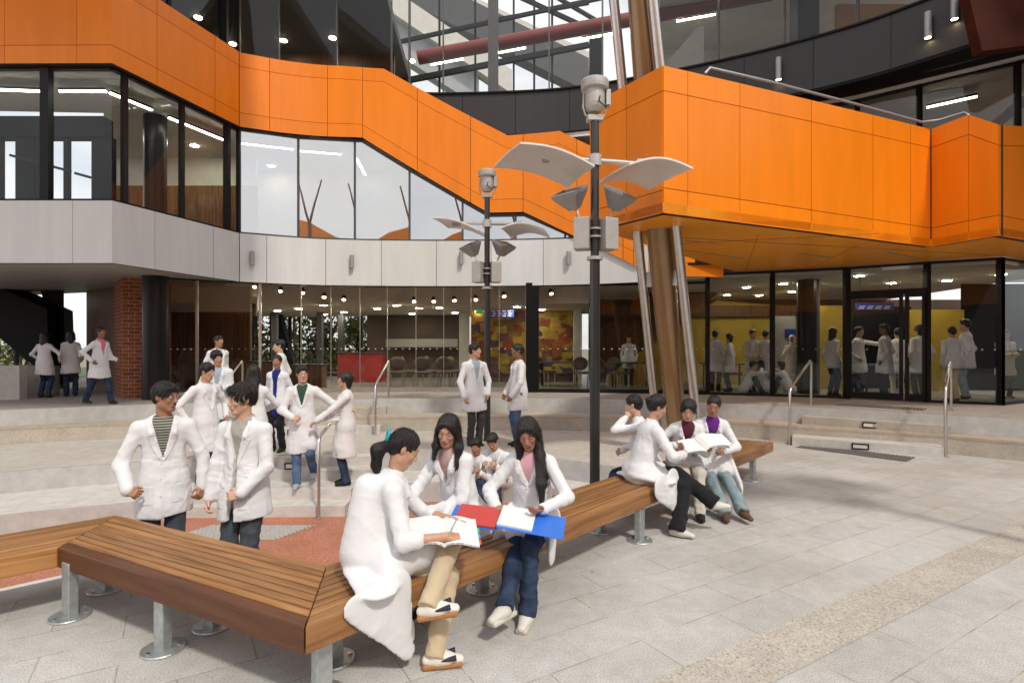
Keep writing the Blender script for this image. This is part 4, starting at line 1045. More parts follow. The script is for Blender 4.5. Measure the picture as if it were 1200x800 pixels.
# raking wing of the same campus seen through the roof glazing
wg = empty('distant_wing', (0,30,0), 0, 'pale building wing with raking dark and white bands beyond the roof glazing', 'building')
def rake(p0, p1, hgt, y, name, m):
    a = Vector(xz(*p0, y)); b = Vector(xz(*p1, y)); o = Vector((0,30,0))
    q0_ = [a, b, b+Vector((0,0,hgt)), a+Vector((0,0,hgt))]; q0_ = [v-o for v in q0_]
    MB().add(q0_+[v+Vector((0,1,0)) for v in q0_], [(0,1,2,3),(7,6,5,4),(1,0,4,5),(2,1,5,6),(3,2,6,7),(0,3,7,4)]).build(name, m, wg)
rake((455,12), (600,110), 1.3, 30, 'white_band', 'white_wall'); rake((455,56), (560,125), 2.0, 30.6, 'grey_wall', 'sky_bld'); rake((468,-2), (690,108), 1.9, 31, 'dark_band', 'frame_grey'); rake((490,-12), (700,88), 1.1, 31.6, 'white_band', 'white_wall')
# the range of buildings across the plaza, seen only in the reflections
ob = empty('opposite_building', (0,-32,0), 0, 'orange and dark building across the plaza, mirrored in the glazing', 'building')
MB().b2(-34,30,-8,0,0,5.2).build('lower_floors', 'charcoal', ob)
a = [(-34,0,5.2),(30,0,5.2),(30,0,14.2),(14,0,12.6),(5,0,12.3),(1,0,13.4),(-1.5,0,14.6),(-3.5,0,14.9),(-6,0,14.0),(-9,0,12.2),(-13,0,11.6),(-34,0,14.2)]
MB().add(a+[(x,y-8,z) for x,y,z in a], [tuple(range(12)), tuple(range(23,11,-1))]+[(i,i+12,(i+1)%12+12,(i+1)%12) for i in range(12)]).build('parapet', 'orange', ob)
for i, x in enumerate((-8.4,-3.2,.2)):
    m = MB(); y = 21
    m.tube([(x,y,0),(x,y,10.2)], .13, 10); m.tube([(x,y,10.1),(x-.8,y,13.2)], [.08,.05], 8); m.tube([(x,y,10.1),(x+.8,y,13.2)], [.08,.05], 8)
    m.build('forked_column', 'rust', ob)

part(MB().prism([(5.6,13.2),(5.1,11.5),(7.5,8.9),(9.9,6.9),(14,5.2),(14,9.5),(10,11),(7,13.6)], 10.5, 10.8), 'added_right_shade', 'charcoal')  # out-of-view slab added to shade the charcoal band and upper right windows

dc = [(X_(305,15.4),15.4),(X_(400,15.9),15.9),(X_(500,15.9),15.9),(X_(600,15.5),15.5),(X_(690,15.0),15.0),(X_(690,20.0),20.0),(X_(600,21.8),21.8),(X_(300,21.8),21.8)]
part(MB().prism(dc, 2.95, 3.455), 'dropped_ceiling', 'ceiling')

for p, z1 in ((C1, 5.69),):
    part(MB().b2(p[0]-.02, p[0]+.02, p[1]+.012, p[1]+.06, 3.59, z1), 'corner_trim', 'joint')
part(MB().b2(8.62, 12.5, 6.9, 8.25, 6.35, 7.2), 'added_shade_box', 'rust')  # off-screen box added to keep sun off the stair box's right end

ew = empty('added_side_wing', (16, 0, 0), 0, 'added dark and orange wing beyond the right edge, mirrored instead of bright sky', 'building')  # added out of view to darken what the stair box end reflects
MB().b2(0, 5, -14, 11.5, 0, 5.0).build('lower_floors', 'charcoal', ew); MB().b2(-.2, 5, -14, 11.5, 5.0, 7.6).build('parapet', 'orange', ew); MB().b2(.2, 5, -14, 11.5, 7.6, 8.6).build('upper_floor', 'charcoal', ew)
# ================================================================ people
def nv(v): return np.array(v, dtype=np.float64)
def unit(v): v = nv(v); return v/(np.linalg.norm(v)+1e-12)
class SDF:
    """smoothly blended solids sampled on a grid and meshed as one continuous surface"""
    def __init__(s): s.p = []
    def cap(s, a, b, ra, rb=None, k=.02, n=None, q=1.0, op='u'):
        rb = ra if rb is None else rb; a, b = nv(a), nv(b); r = max(ra, rb)*max(1, q)
        s.p.append(('cap', (a, b, ra, rb, None if n is None else unit(n), q), k, op, np.minimum(a, b)-r, np.maximum(a, b)+r)); return s
    def ell(s, c, rad, ax, k=.02, op='u'):
        c = nv(c); r = max(rad)
        s.p.append(('ell', (c, nv(rad), [unit(v) for v in ax]), k, op, c-r, c+r)); return s
    def box(s, c, half, ax, rnd=.01, k=.02, op='u'):
        c = nv(c); r = math.sqrt(sum(h*h for h in half))+rnd
        s.p.append(('box', (c, nv(half), [unit(v) for v in ax], rnd), k, op, c-r, c+r)); return s
    def fn(s, f, lo, hi): s.p.append(('fn', f, 0, 'f', nv(lo), nv(hi))); return s
    def mesh(s, h=.012, focus=(), hf=.005):
        add = [p for p in s.p if p[3] == 'u']
        lo = np.min([p[4] for p in add], axis=0)-3*h-.02; hi = np.max([p[5] for p in add], axis=0)+3*h+.02
        axs = []
        for a in range(3):
            xs = [lo[a]]
            while xs[-1] < hi[a]:
                x = xs[-1]; st = h
                for (fl, fh) in focus:
                    if fl[a]-h < x < fh[a]: st = hf
                xs.append(x+st)
            axs.append(np.array(xs, dtype=np.float32))
        X, Y, Z = axs
        F = np.full((len(X), len(Y), len(Z)), 1.0, dtype=np.float32)
        for kind, pr, k, op, plo, phi in s.p:
            m = k+2.2*h
            sl = []
            for a, A in enumerate((X, Y, Z)):
                i0 = max(0, int(np.searchsorted(A, plo[a]-m))-1); i1 = min(len(A), int(np.searchsorted(A, phi[a]+m))+1); sl.append(slice(i0, i1))
            if any(q.stop-q.start < 1 for q in sl): continue
            x = X[sl[0]][:, None, None]; y = Y[sl[1]][None, :, None]; z = Z[sl[2]][None, None, :]
            sl = tuple(sl); G = F[sl]
            if op == 'f': F[sl] = pr(x, y, z, G); continue
            if kind == 'cap':
                a, b, ra, rb, n, q = pr
                ab = b-a; px, py, pz = x-a[0], y-a[1], z-a[2]
                if n is not None and q != 1:
                    w = (1/q-1); dn = (px*n[0]+py*n[1]+pz*n[2])*w; px, py, pz = px+dn*n[0], py+dn*n[1], pz+dn*n[2]
                    ab = ab+n*(ab@n)*w
                t = np.clip((px*ab[0]+py*ab[1]+pz*ab[2])/(ab@ab+1e-9), 0, 1)
                d = np.sqrt((px-t*ab[0])**2+(py-t*ab[1])**2+(pz-t*ab[2])**2)-(ra+(rb-ra)*t)
            else:
                c, hr, ax = pr[:3]
                px, py, pz = x-c[0], y-c[1], z-c[2]
                q = [px*v[0]+py*v[1]+pz*v[2] for v in ax]
                if kind == 'ell':
                    k0 = np.sqrt(sum((qq/r)**2 for qq, r in zip(q, hr))); k1 = np.sqrt(sum((qq/(r*r))**2 for qq, r in zip(q, hr)))+1e-9
                    d = k0*(k0-1)/k1
                else:
                    e = [np.abs(qq)-r for qq, r in zip(q, hr)]
                    d = np.sqrt(sum(np.maximum(v, 0)**2 for v in e))+np.minimum(np.maximum(np.maximum(e[0], e[1]), e[2]), 0)-pr[3]
            if op == 'u':
                hh = np.clip(.5+.5*(d-G)/k, 0, 1); F[sl] = d*(1-hh)+G*hh-k*hh*(1-hh)
            else:
                hh = np.clip(.5-.5*(G+d)/k, 0, 1); F[sl] = G*(1-hh)-d*hh+k*hh*(1-hh)
        return net(F, X, Y, Z)
def net(F, X, Y, Z):
    I = F < 0
    sm = np.zeros(tuple(n-1 for n in F.shape), dtype=np.int8)
    S = I.astype(np.int8)
    for i in (0, 1):
        for j in (0, 1):
            for k in (0, 1): sm += S[i:F.shape[0]-1+i, j:F.shape[1]-1+j, k:F.shape[2]-1+k]
    act = (sm > 0) & (sm < 8)
    ii, jj, kk = np.nonzero(act)
    idx = np.full(act.shape, -1, dtype=np.int32); idx[ii, jj, kk] = np.arange(len(ii))
    P = np.zeros((len(ii), 3)); cnt = np.zeros(len(ii))
    A = (X, Y, Z); base = (ii, jj, kk)
    for ax in range(3):
        o1, o2 = [(1, 2), (0, 2), (0, 1)][ax]
        for a in (0, 1):
            for b in (0, 1):
                c = [ii, jj, kk]; c[o1] = c[o1]+a; c[o2] = c[o2]+b
                e = list(c); e[ax] = e[ax]+1
                fa, fb = F[c[0], c[1], c[2]], F[e[0], e[1], e[2]]
                m = (fa < 0) != (fb < 0)
                t = np.where(m, fa/(fa-fb+1e-12), 0)
                for q in range(3):
                    va = A[q][c[q]]; v = va+(A[q][e[q]]-va)*t if q == ax else va
                    P[:, q] += np.where(m, v, 0)
                cnt += m
    P /= cnt[:, None]
    quads = []
    for ax in range(3):
        o1, o2 = [(1, 2), (2, 0), (0, 1)][ax]
        sa = [slice(None)]*3; sb = [slice(None)]*3; sa[ax] = slice(0, -1); sb[ax] = slice(1, None)
        ch = I[tuple(sa)] != I[tuple(sb)]
        c = list(np.nonzero(ch))
        ok = (c[o1] > 0) & (c[o2] > 0) & (c[o1] < F.shape[o1]-1) & (c[o2] < F.shape[o2]-1)
        c = [q[ok] for q in c]
        ins = I[c[0], c[1], c[2]]
        def g(d1, d2):
            e = list(c); e[o1] = e[o1]-d1; e[o2] = e[o2]-d2; return idx[e[0], e[1], e[2]]
        q = np.stack([g(1, 1), g(0, 1), g(0, 0), g(1, 0)], 1)
        q[~ins] = q[~ins][:, ::-1]
        quads.append(q)
    return P, np.concatenate(quads)
def vnormals(P, Q):
    n = np.cross(P[Q[:, 2]]-P[Q[:, 0]], P[Q[:, 3]]-P[Q[:, 1]])
    V = np.zeros_like(P)
    for i in range(4): np.add.at(V, Q[:, i], n)
    return V/(np.linalg.norm(V, axis=1)[:, None]+1e-12)
def relax(P, Q, it=1, lam=.5):
    for _ in range(it):
        S = np.zeros_like(P); c = np.zeros(len(P))
        for i in range(4):
            for j in (1, 3):
                np.add.at(S, Q[:, i], P[Q[:, (i+j) % 4]]); np.add.at(c, Q[:, i], 1)
        P = P*(1-lam)+lam*S/np.maximum(c, 1)[:, None]
    return P
def folds(P, seed, amp, scale=1.0, vert=0.0):
    """cloth wrinkles: warped ridges; vert=1 lets them hang straight down"""
    rs = np.random.RandomState(seed); out = np.zeros(len(P)); 
    W = P.copy()
    w1 = rs.normal(size=(3, 3))*5*scale
    W += .035/scale*np.sin(P@w1+rs.rand(3)*6)
    for i in range(12):
        k = rs.normal(size=3); k[2] *= (1-vert); k /= np.linalg.norm(k)+1e-9
        f = (30, 42, 55, 70, 90, 110)[i % 6]*scale*rs.uniform(.8, 1.2)
        g = (.5+.5*np.sin(P@(rs.normal(size=3)*7*scale)+rs.rand()*6))**3          # each crease family keeps to its own patch
        cr = 1-np.abs(np.sin(W@k*f*.5+rs.rand()*6))
        out += (40/f*scale)**.5*g*(2.2*cr**2.2-.5)
    return out*amp*.62
def to_mesh(name, P, Q, mats, parent, extra=None, smooth=True):
    """mesh object from arrays; extra = MB whose faces (with materials) are joined in"""
    nP, nQ = len(P), len(Q)
    V = P; loops = Q.reshape(-1); starts = np.arange(nQ)*4; tot = np.full(nQ, 4); mi = np.zeros(nQ, dtype=np.int32)
    if extra is not None and extra.f:
        V = np.concatenate([P, np.array(extra.v)]); l2 = []; t2 = []
        for f in extra.f: l2 += [nP+i for i in f]; t2.append(len(f))
        st = len(loops)+np.concatenate([[0], np.cumsum(t2)[:-1]])
        loops = np.concatenate([loops, l2]); starts = np.concatenate([starts, st]); mi = np.concatenate([mi, extra.m]); tot = np.concatenate([tot, t2])
    me = bpy.data.meshes.new(name)
    me.vertices.add(len(V)); me.vertices.foreach_set('co', V.astype(np.float32).reshape(-1))
    me.loops.add(len(loops)); me.loops.foreach_set('vertex_index', loops.astype(np.int32))
    me.polygons.add(len(starts)); me.polygons.foreach_set('loop_start', starts.astype(np.int32))
    me.polygons.foreach_set('loop_total', tot.astype(np.int32))
    for m in mats: me.materials.append(m)
    me.polygons.foreach_set('material_index', mi.astype(np.int32))
    me.polygons.foreach_set('use_smooth', np.ones(len(starts), dtype=bool))
    me.update(calc_edges=True); me.validate()
    o = bpy.data.objects.new(name, me); COL.objects.link(o); o.parent = parent
    return o

def skin_mat(name, col):
    m, nt = mat(name); b = pbsdf(nt, col, .48, 0, .4)
    n = noise_vec(nt, 25, 3, coord='obj'); L(nt, ramp(nt, n.outputs[0], [(.3, tuple(c*.9 for c in col)), (.7, (min(1,col[0]*1.1), col[1]*1.05, col[2]*1.05))]), b.inputs['Base Color'])
    b.inputs['Subsurface Weight'].default_value = .12; b.inputs['Subsurface Radius'].default_value = (.012,.005,.003)
    return m
def cloth_mat(name, col, rough=.85, bs=.25, bscale=14, weave=0, var=.06, dist=.012):
    m, nt = mat(name); b = pbsdf(nt, col, rough, 0, .2)
    b.inputs['Sheen Weight'].default_value = .08
    n = noise_vec(nt, bscale, 4, .55, coord='obj'); n.inputs['Distortion'].default_value = 1.2; n2 = noise_vec(nt, 5, 3, coord='obj')
    L(nt, ramp(nt, n2.outputs[0], [(.3, tuple(c*(1-var) for c in col)), (.7, tuple(min(1,c*(1+var)) for c in col))]), b.inputs['Base Color'])
    bump(nt, b, n.outputs[0], bs, dist)
    return m
def denim(name, c0, c1):
    m, nt = mat(name); b = pbsdf(nt, c0, .9, 0, .15)
    n = noise_vec(nt, 7, 5, .6, coord='obj'); n2 = noise_vec(nt, 260, 2, .6, coord='obj')
    c = ramp(nt, n.outputs[0], [(.32, c0), (.7, c1)]); t = ramp(nt, n2.outputs[0], [(.3, (.8,.8,.8)), (.7, (1.2,1.2,1.2))])
    L(nt, mixc(nt, 1, c, t, 'MULTIPLY'), b.inputs['Base Color']); bump(nt, b, n.outputs[0], .3, .01)
    return m
def hair_mat(name, col, rough=.38):
    m, nt = mat(name); b = pbsdf(nt, col, rough, 0, .5)
    n = noise_vec(nt, 30, 4, .7, (6,6,.5), coord='obj')
    L(nt, ramp(nt, n.outputs[0], [(.3, tuple(c*.5 for c in col)), (.72, tuple(c*2.0 for c in col))]), b.inputs['Base Color'])
    bump(nt, b, n.outputs[0], .9, .008)
    return m
SK = {'tan': skin_mat('tan_skin', (.50,.29,.19)), 'brown': skin_mat('brown_skin', (.36,.185,.11)), 'fair': skin_mat('fair_skin', (.58,.36,.25)), 'dark': skin_mat('deep_brown_skin', (.23,.11,.065))}
EYE = simple('eye_white', (.75,.72,.68), .2, var=0); DARK = simple('dark_iris_brow', (.015,.01,.008), .4, var=0)
LIPS = {'tan': simple('tan_lips', (.42,.15,.11), .4, var=.05), 'brown': simple('brown_lips', (.26,.08,.06), .4, var=.05), 'fair': simple('fair_lips', (.52,.22,.18), .4, var=.05), 'dark': simple('deep_lips', (.16,.055,.05), .4, var=.05)}
TEETH = simple('teeth', (.75,.72,.66), .3, var=0)
COAT = cloth_mat('white_cotton_coat', (.70,.705,.715), .8, .13, 8, dist=.022, var=.015)
COAT2 = cloth_mat('cream_cotton_coat', (.60,.56,.48), .85, .5, 9, dist=.03, var=.02)
HAIR = hair_mat('black_hair', (.010,.008,.007)); HAIRB = hair_mat('dark_brown_hair', (.022,.012,.008))
TR = {'navy': denim('dark_blue_denim', (.014,.022,.045), (.045,.07,.125)), 'blue': denim('mid_blue_denim', (.04,.075,.15), (.13,.20,.32)), 'pale': denim('pale_blue_denim', (.17,.23,.26), (.30,.38,.40)),
      'grey': denim('washed_grey_denim', (.035,.042,.05), (.09,.105,.12)), 'black': cloth_mat('black_trousers', (.012,.012,.014), .85), 'khaki': cloth_mat('khaki_cotton', (.52,.42,.28), .85, .35, 12),
      'cream': cloth_mat('pale_trousers', (.55,.52,.45)), 'dkgrey': cloth_mat('charcoal_trousers', (.05,.05,.05))}
SH = {'grey': cloth_mat('grey_knit', (.36,.35,.30)), 'stripe': None, 'pink': cloth_mat('pink_shirt', (.62,.35,.40)), 'purple': cloth_mat('purple_top', (.14,.02,.22)), 'blue': cloth_mat('royal_blue_dress', (.015,.02,.16)),
      'maroon': cloth_mat('maroon_top', (.10,.02,.04)), 'white': cloth_mat('white_shirt', (.7,.7,.7)), 'green': cloth_mat('dark_green_shirt', (.03,.08,.05)), 'mustard': cloth_mat('mustard_shirt', (.38,.25,.08)),
      'dark': cloth_mat('dark_shirt', (.02,.02,.025)), 'ltblue': cloth_mat('light_blue_shirt', (.35,.40,.48)), 'floral': cloth_mat('mottled_blouse', (.40,.28,.26), var=.5), 'scarf': cloth_mat('pink_scarf', (.75,.20,.30))}
def stripe():
    m, nt = mat('striped_polo'); b = pbsdf(nt, (.1,.1,.1), .85, 0, .2)
    w = N(nt, 'ShaderNodeTexWave'); w.bands_direction = 'Z'; w.inputs['Scale'].default_value = 14; w.inputs['Distortion'].default_value = .4
    L(nt, N(nt, 'ShaderNodeTexCoord').outputs['Object'], w.inputs['Vector'])
    L(nt, ramp(nt, w.outputs[0], [(.4, (.045,.05,.045)), (.6, (.33,.33,.28))]), b.inputs['Base Color']); return m
SH['stripe'] = stripe()
SHOE = {'white': cloth_mat('white_trainer', (.62,.60,.54), .6), 'black': cloth_mat('black_shoe', (.015,.014,.013), .45), 'brown': cloth_mat('brown_boot', (.07,.025,.018), .5), 'grey': cloth_mat('grey_trainer', (.34,.34,.35), .6),
        'tan': cloth_mat('tan_sandal', (.11,.055,.03), .5), 'stripe': cloth_mat('white_leather_trainer', (.74,.71,.63), .5)}
GUM = simple('gum_rubber', (.38,.17,.06), .6, var=.15, vs=60); SOLEW = simple('off_white_sole', (.55,.52,.44), .6, var=.1); NAVY = simple('navy_stripe', (.02,.025,.05), .5, var=0)

def ik(a, b, l1, l2, pole):
    a, b = nv(a), nv(b); d = b-a; D = np.linalg.norm(d)
    if D > (l1+l2)*.999: b = a+d/D*(l1+l2)*.999; d = b-a; D = np.linalg.norm(d)
    x = (l1*l1-l2*l2+D*D)/(2*D); hh = math.sqrt(max(0, l1*l1-x*x)); u = d/D
    p = nv(pole)-u*(nv(pole)@u); p = unit(p)
    return a+u*x+p*hh, b
def rotv(v, ax, a):
    return nv(Matrix.Rotation(a, 3, Vector(ax)) @ Vector(v))

def hand(S, w, d, nrm, thumb, curl=.5, sc=1.0, spread=1.0, pinch=False):
    """palm, four jointed fingers and a thumb; nrm points out of the BACK of the hand"""
    d, nrm = unit(d), nv(nrm); nrm = unit(nrm-d*(nrm@d)); side = np.cross(d, nrm)
    if side@nv(thumb) < 0: side = -side          # side: towards the thumb
    w = nv(w)
    S.box(w+d*.046*sc, (.034*sc, .026*sc, .004*sc), (d, side, nrm), .011*sc, .012)
    S.cap(w-d*.02*sc, w+d*.02*sc, .024*sc, .026*sc, .015, nrm, .75)
    curls = [curl*c for c in (.75, .95, 1.05, 1.15)]
    for i in range(4):
        off = (.030, .0105, -.0095, -.0285)[i]*sc; ln = (.068, .077, .070, .055)[i]*sc
        p = w+d*(.080-(.004 if i in (0, 3) else 0))*sc+side*off
        dd = unit(d+side*(.10, .03, -.03, -.12)[i]*spread); ax = np.cross(nrm, d)
        a = 0
        for sgm, fr in enumerate((.44, .31, .25)):
            a += curls[i]*(.9, 1.15, .8)[sgm]
            v = rotv(dd, ax, a); q = p+v*ln*fr
            if sgm == 0: rr = (.0098, .0088)
            elif sgm == 1: rr = (.0088, .0080)
            else: rr = (.0080, .0068)
            S.cap(p, q, rr[0]*sc, rr[1]*sc, .004); p = q
    p = w+d*.018*sc+side*.026*sc-nrm*.004
    v1 = unit(d*.72+side*.62-nrm*.30*(1 if curl > .25 else .3)); q = p+v1*.042*sc; S.cap(p, q, .0135*sc, .0105*sc, .012)
    v2 = unit(d*.95+side*(.10 if curl > .4 else .35)-nrm*.35*min(1, curl*1.6)); S.cap(q, q+v2*.032*sc, .0105*sc, .0085*sc, .006)

def head_prims(S, c, f, r, u, sc, male=True):
    ax = (r, f, u)
    def at(a, b, d): return c+(r*a+f*b+u*d)*sc
    S.ell(at(0, -.012, .030), (.074*sc, .092*sc, .084*sc), ax, .02)
    S.ell(at(0, .022, -.030), (.0600*sc, .064*sc, .082*sc), ax, .03)
    S.cap(at(-.041, .012, -.064), at(-.014, .060, -.094), .020*sc, .019*sc, .03); S.cap(at(.041, .012, -.064), at(.014, .060, -.094), .020*sc, .019*sc, .03)
    S.cap(at(-.012, .064, -.096), at(.012, .064, -.096), (.018 if male else .015)*sc, None, .02)
    S.cap(at(-.03, .070, .030), at(.03, .070, .030), .0125*sc, None, .016)
    for s in (-1, 1):
        S.ell(at(.036*s, .064, -.022), (.018*sc, .016*sc, .018*sc), ax, .018)
        S.ell(at(.031*s, .096, .010), (.017*sc, .018*sc, .0105*sc), ax, .012, op='s')
        S.ell(at(.074*s, -.008, -.002), (.008*sc, .019*sc, .031*sc), (unit(r+f*.35*s), unit(f-r*.35*s), u), .008)
        S.ell(at(.0105*s, .098, -.030), (.008*sc, .010*sc, .0075*sc), ax, .006)
    S.cap(at(0, .082, .018), at(0, .103, -.024), .0075*sc, .0115*sc, .010)
    S.ell(at(0, .080, -.056), (.026*sc, .014*sc, .020*sc), ax, .014)
    S.ell(at(0, .0895, -.0525), (.021*sc, .0075*sc, .0055*sc), ax, .005); S.ell(at(0, .088, -.0635), (.018*sc, .0078*sc, .0065*sc), ax, .005)
    S.ell(at(0, .083, -.078), (.014*sc, .012*sc, .007*sc), ax, .008, op='s')

def face_extra(c, f, r, u, sc, look_down=0.0, smile=0, moustache=False):
    E = MB(); ax = (r, f, u)
    def at(a, b, d): return Vector(c+(r*a+f*b+u*d)*sc)
    for s in (-1, 1):
        E.sphere(at(.031*s, .0715, .010), .0118*sc, ax, 1, 10, 8)
        if look_down < .6:
            E.sphere(at(.031*s, .0785, .010-.004*look_down), (.0060*sc, .0055*sc, .0060*sc), ax, 2, 8, 6)
        # upper lid, lash line, brow
        lid = .0128*sc
        E.sphere(at(.031*s, .0712, .0115+.004*(1-look_down)), (lid, lid, lid*(.72+.25*look_down)), ax, 0, 10, 8) if look_down > .3 else None
        zz = .0155-.016*look_down
        E.tube([at((.031+.0135*t)*s if False else .031*s+.0145*t, .0800-.0062*t*t, zz-.0035*t*t) for t in (-1, -.5, 0, .5, 1)], [.0007, .0013, .0015, .0013, .0007] if sc < .5 else [.0009*sc, .0016*sc, .0018*sc, .0016*sc, .0009*sc], 5, 2)
        E.tube([at(.031*s+.020*t*1.0, .0835-.010*t*t-.002*(t*s > 0), .0335+.004*(1-t*t)-.002*t*s) for t in (-1, -.5, 0, .5, 1)], [.0010*sc, .0026*sc, .0030*sc, .0026*sc, .0010*sc], 5, 2)
    w = .021+.006*smile
    E.tube([at(t*w, .0965-.012*t*t, -.0525+.005*smile*t*t) for t in (-1, -.6, -.2, 0, .2, .6, 1)], [.001*sc, .0028*sc, .0034*sc, .0028*sc, .0034*sc, .0028*sc, .001*sc], 6, 3)
    E.tube([at(t*w*.92, .0950-.012*t*t, -.0620+.006*smile*t*t) for t in (-1, -.5, 0, .5, 1)], [.001*sc, .0036*sc, .0044*sc, .0036*sc, .001*sc], 6, 3)
    if smile > .5: E.tube([at(t*w*.7, .0972-.011*t*t, -.0570+.004*t*t) for t in (-1, 0, 1)], [.0008*sc, .0024*sc, .0008*sc], 5, 4)
    else: E.tube([at(t*w*.85, .0968-.012*t*t, -.0568+.004*smile*t*t) for t in (-1, -.5, 0, .5, 1)], .0009*sc, 4, 2)
    if moustache:
        E.tube([at(t*.025, .0975-.012*t*t, -.0430-.006*t*t) for t in (-1, -.6, -.2, .2, .6, 1)], [.0015*sc, .0038*sc, .0042*sc, .0042*sc, .0038*sc, .0015*sc], 6, 2)
    return E

def person(label, loc, face, h=1.7, male=True, pelvis=None, lean=0, side=0, twist=0, head=(0, 0, 0), LH=None, RH=None, LE=(-.3,-.6,-.4), RE=(.3,-.6,-.4),
           LF=None, RF=None, LK=(0,1,0), RK=(0,1,0), handL=None, handR=None, coat='white', hem=.50, vneck=.20, open=0.0, shirt='white', trousers='navy', shoes='black',
           hair='short', skin='tan', res=.02, fine=None, seed=1, look=0.0, smile=0, moustache=False, glasses=False, coat_extra=(), hair_extra=(), group=None, sleeve=1.0, amp=1.0, footL=None, footR=None,
           hood=False, skirt=True, cuff=0, toe=.12, extras=None, bun=False, fringe=True, seat_coat=False, haircol=None, neckfwd=.12, flare=1.0, shirt_len=.0, collar=True, lapels=True):
    K = h/1.72
    O = nv(loc); f = unit((face[0], face[1], 0)); u = nv((0,0,1)); r = np.cross(f, u)
    root = empty('person', tuple(loc), 0, label, 'person', group)
    def W(p): return r*p[0]+f*p[1]+u*p[2]          # person's own frame, relative to the root
    seated = pelvis is not None
    pz = pelvis if seated else .525*h
    pel = W((0, 0, pz)) if not (seated and isinstance(pelvis, tuple)) else W(pelvis)
    s = unit(u*math.cos(R(lean))*math.cos(R(side))+f*math.sin(R(lean))+r*math.sin(R(side)))
    r2 = unit(r-s*(r@s)); r2 = rotv(r2, s, R(-twist)); f2 = np.cross(s, r2); f2 = unit(f2) if f2@f > -1 else f2
    f2 = np.cross(u*0+s, r2) 
    if f2@f < 0: f2 = -f2
    f2 = unit(f2)
    nb = pel+s*.300*h
    sw = (.100 if male else .083)*h
    shL, shR = nb-s*.034*h-r2*sw, nb-s*.034*h+r2*sw
    # head frame: yaw (+ turns left), pitch (+ looks down), roll (+ to the right)
    hy, hp, hr_ = [R(a) for a in head]
    hf = rotv(unit(nv((f2[0], f2[1], 0))), u, hy); hr = np.cross(hf, u)
    hu = u.copy(); hf = rotv(hf, hr, -hp); hu = rotv(u, hr, -hp)
    hr2 = rotv(hr, hf, hr_); hu = rotv(hu, hf, hr_); hr = hr2
    nd = unit(u*.8+s*.4+f2*neckfwd)
    hc = nb+nd*.066*h+hu*.046*h+hf*.010*K
    sc = 1.0*K if male else .97*K
    LHp = W(LH) if LH is not None else shL+W((-.05, .02, -.50*K)); RHp = W(RH) if RH is not None else shR+W((.05, .02, -.50*K))
    elL, wrL = ik(shL, LHp, .172*h, .150*h, W(LE)); elR, wrR = ik(shR, RHp, .172*h, .150*h, W(RE))
    hipL, hipR = pel-r*.052*h, pel+r*.052*h
    LFp = W(LF) if LF is not None else W((-.085, 0, .075)); RFp = W(RF) if RF is not None else W((.085, 0, .075))
    knL, anL = ik(hipL, LFp, .247*h, .245*h, W(LK)); knR, anR = ik(hipR, RFp, .247*h, .245*h, W(RK))
    J = dict(pel=pel, s=s, f2=f2, r2=r2, nb=nb, shL=shL, shR=shR, elL=elL, elR=elR, wrL=wrL, wrR=wrR, knL=knL, knR=knR, anL=anL, anR=anR, hc=hc, hf=hf, hr=hr, hu=hu, W=W, f=f, r=r, u=u, K=K, h=h, sc=sc, root=root, hipL=hipL, hipR=hipR)
    fg = .6 if not male else 1.0
    # ---- body: one continuous skin surface
    B = SDF()
    B.cap(pel, pel+s*.10*h, .105*K, .095*K, .03, f2, .75); B.cap(pel+s*.10*h, nb-s*.055*h, .095*K, .115*K, .03, f2, .65)
    B.cap(shL, shR, .042*K, None, .03); B.cap(nb-s*.03*h, hc-hu*.045*K-hf*.012*K, (.058 if male else .050)*K, (.055 if male else .046)*K, .025)
    for sh, el, wr in ((shL, elL, wrL), (shR, elR, wrR)):
        B.cap(sh, el, .040*K, .034*K, .02); B.cap(el, wr, .035*K, .025*K, .015)
    for hp_, kn, an, ff in ((hipL, knL, anL, footL), (hipR, knR, anR, footR)):
        B.cap(hp_, kn, .078*K, .052*K, .03); B.cap(kn, an, .050*K, .034*K, .02)
        fd = unit(W(ff)) if ff is not None else f
        B.cap(an-u*.02, an+fd*.10*K-u*.040*K, .026*K, .018*K, .02)
    foc = []
    head_prims(B, hc, hf, hr, hu, sc, male)
    if fine: foc.append((hc-.125, hc+.125))
    for wr, el, hd, sgn in ((wrL, elL, handL, -1), (wrR, elR, handR, 1)):
        fd = unit(wr-el); hd = hd or {}
        d = unit(W(hd['d'])) if 'd' in hd else fd
        nm = W(hd['n']) if 'n' in hd else r*sgn*1.0+f*.3
        th = W(hd['t']) if 't' in hd else f
        hand(B, wr, d, nm, th, hd.get('curl', .5), .98*K*(1 if male else .92))
        if fine: c = wr+d*.08; foc.append((c-.10, c+.10))
    P, Q = B.mesh(res, foc, fine or res)
    P = relax(P, Q, 1, .35)
    E = face_extra(hc, hf, hr, hu, sc, look, smile, moustache) if res <= .022 else None
    body = to_mesh('body', P, Q, [SK[skin], EYE, DARK, LIPS[skin], TEETH], root, E)
    # ---- trousers
    T = SDF(); trm = TR[trousers]
    T.cap(pel-r*.05*K+s*.03, pel+r*.05*K+s*.03, .105*K, None, .04, f, .9)
    for hp_, kn, an in ((hipL, knL, anL), (hipR, knR, anR)):
        T.cap(hp_, kn, .092*K, .068*K, .03); T.cap(kn, an-unit(an-kn)*.0, .067*K, .060*K*flare, .025)
        T.cap(an, an+unit(an-kn)*.05, .060*K*flare, .062*K*flare, .01)
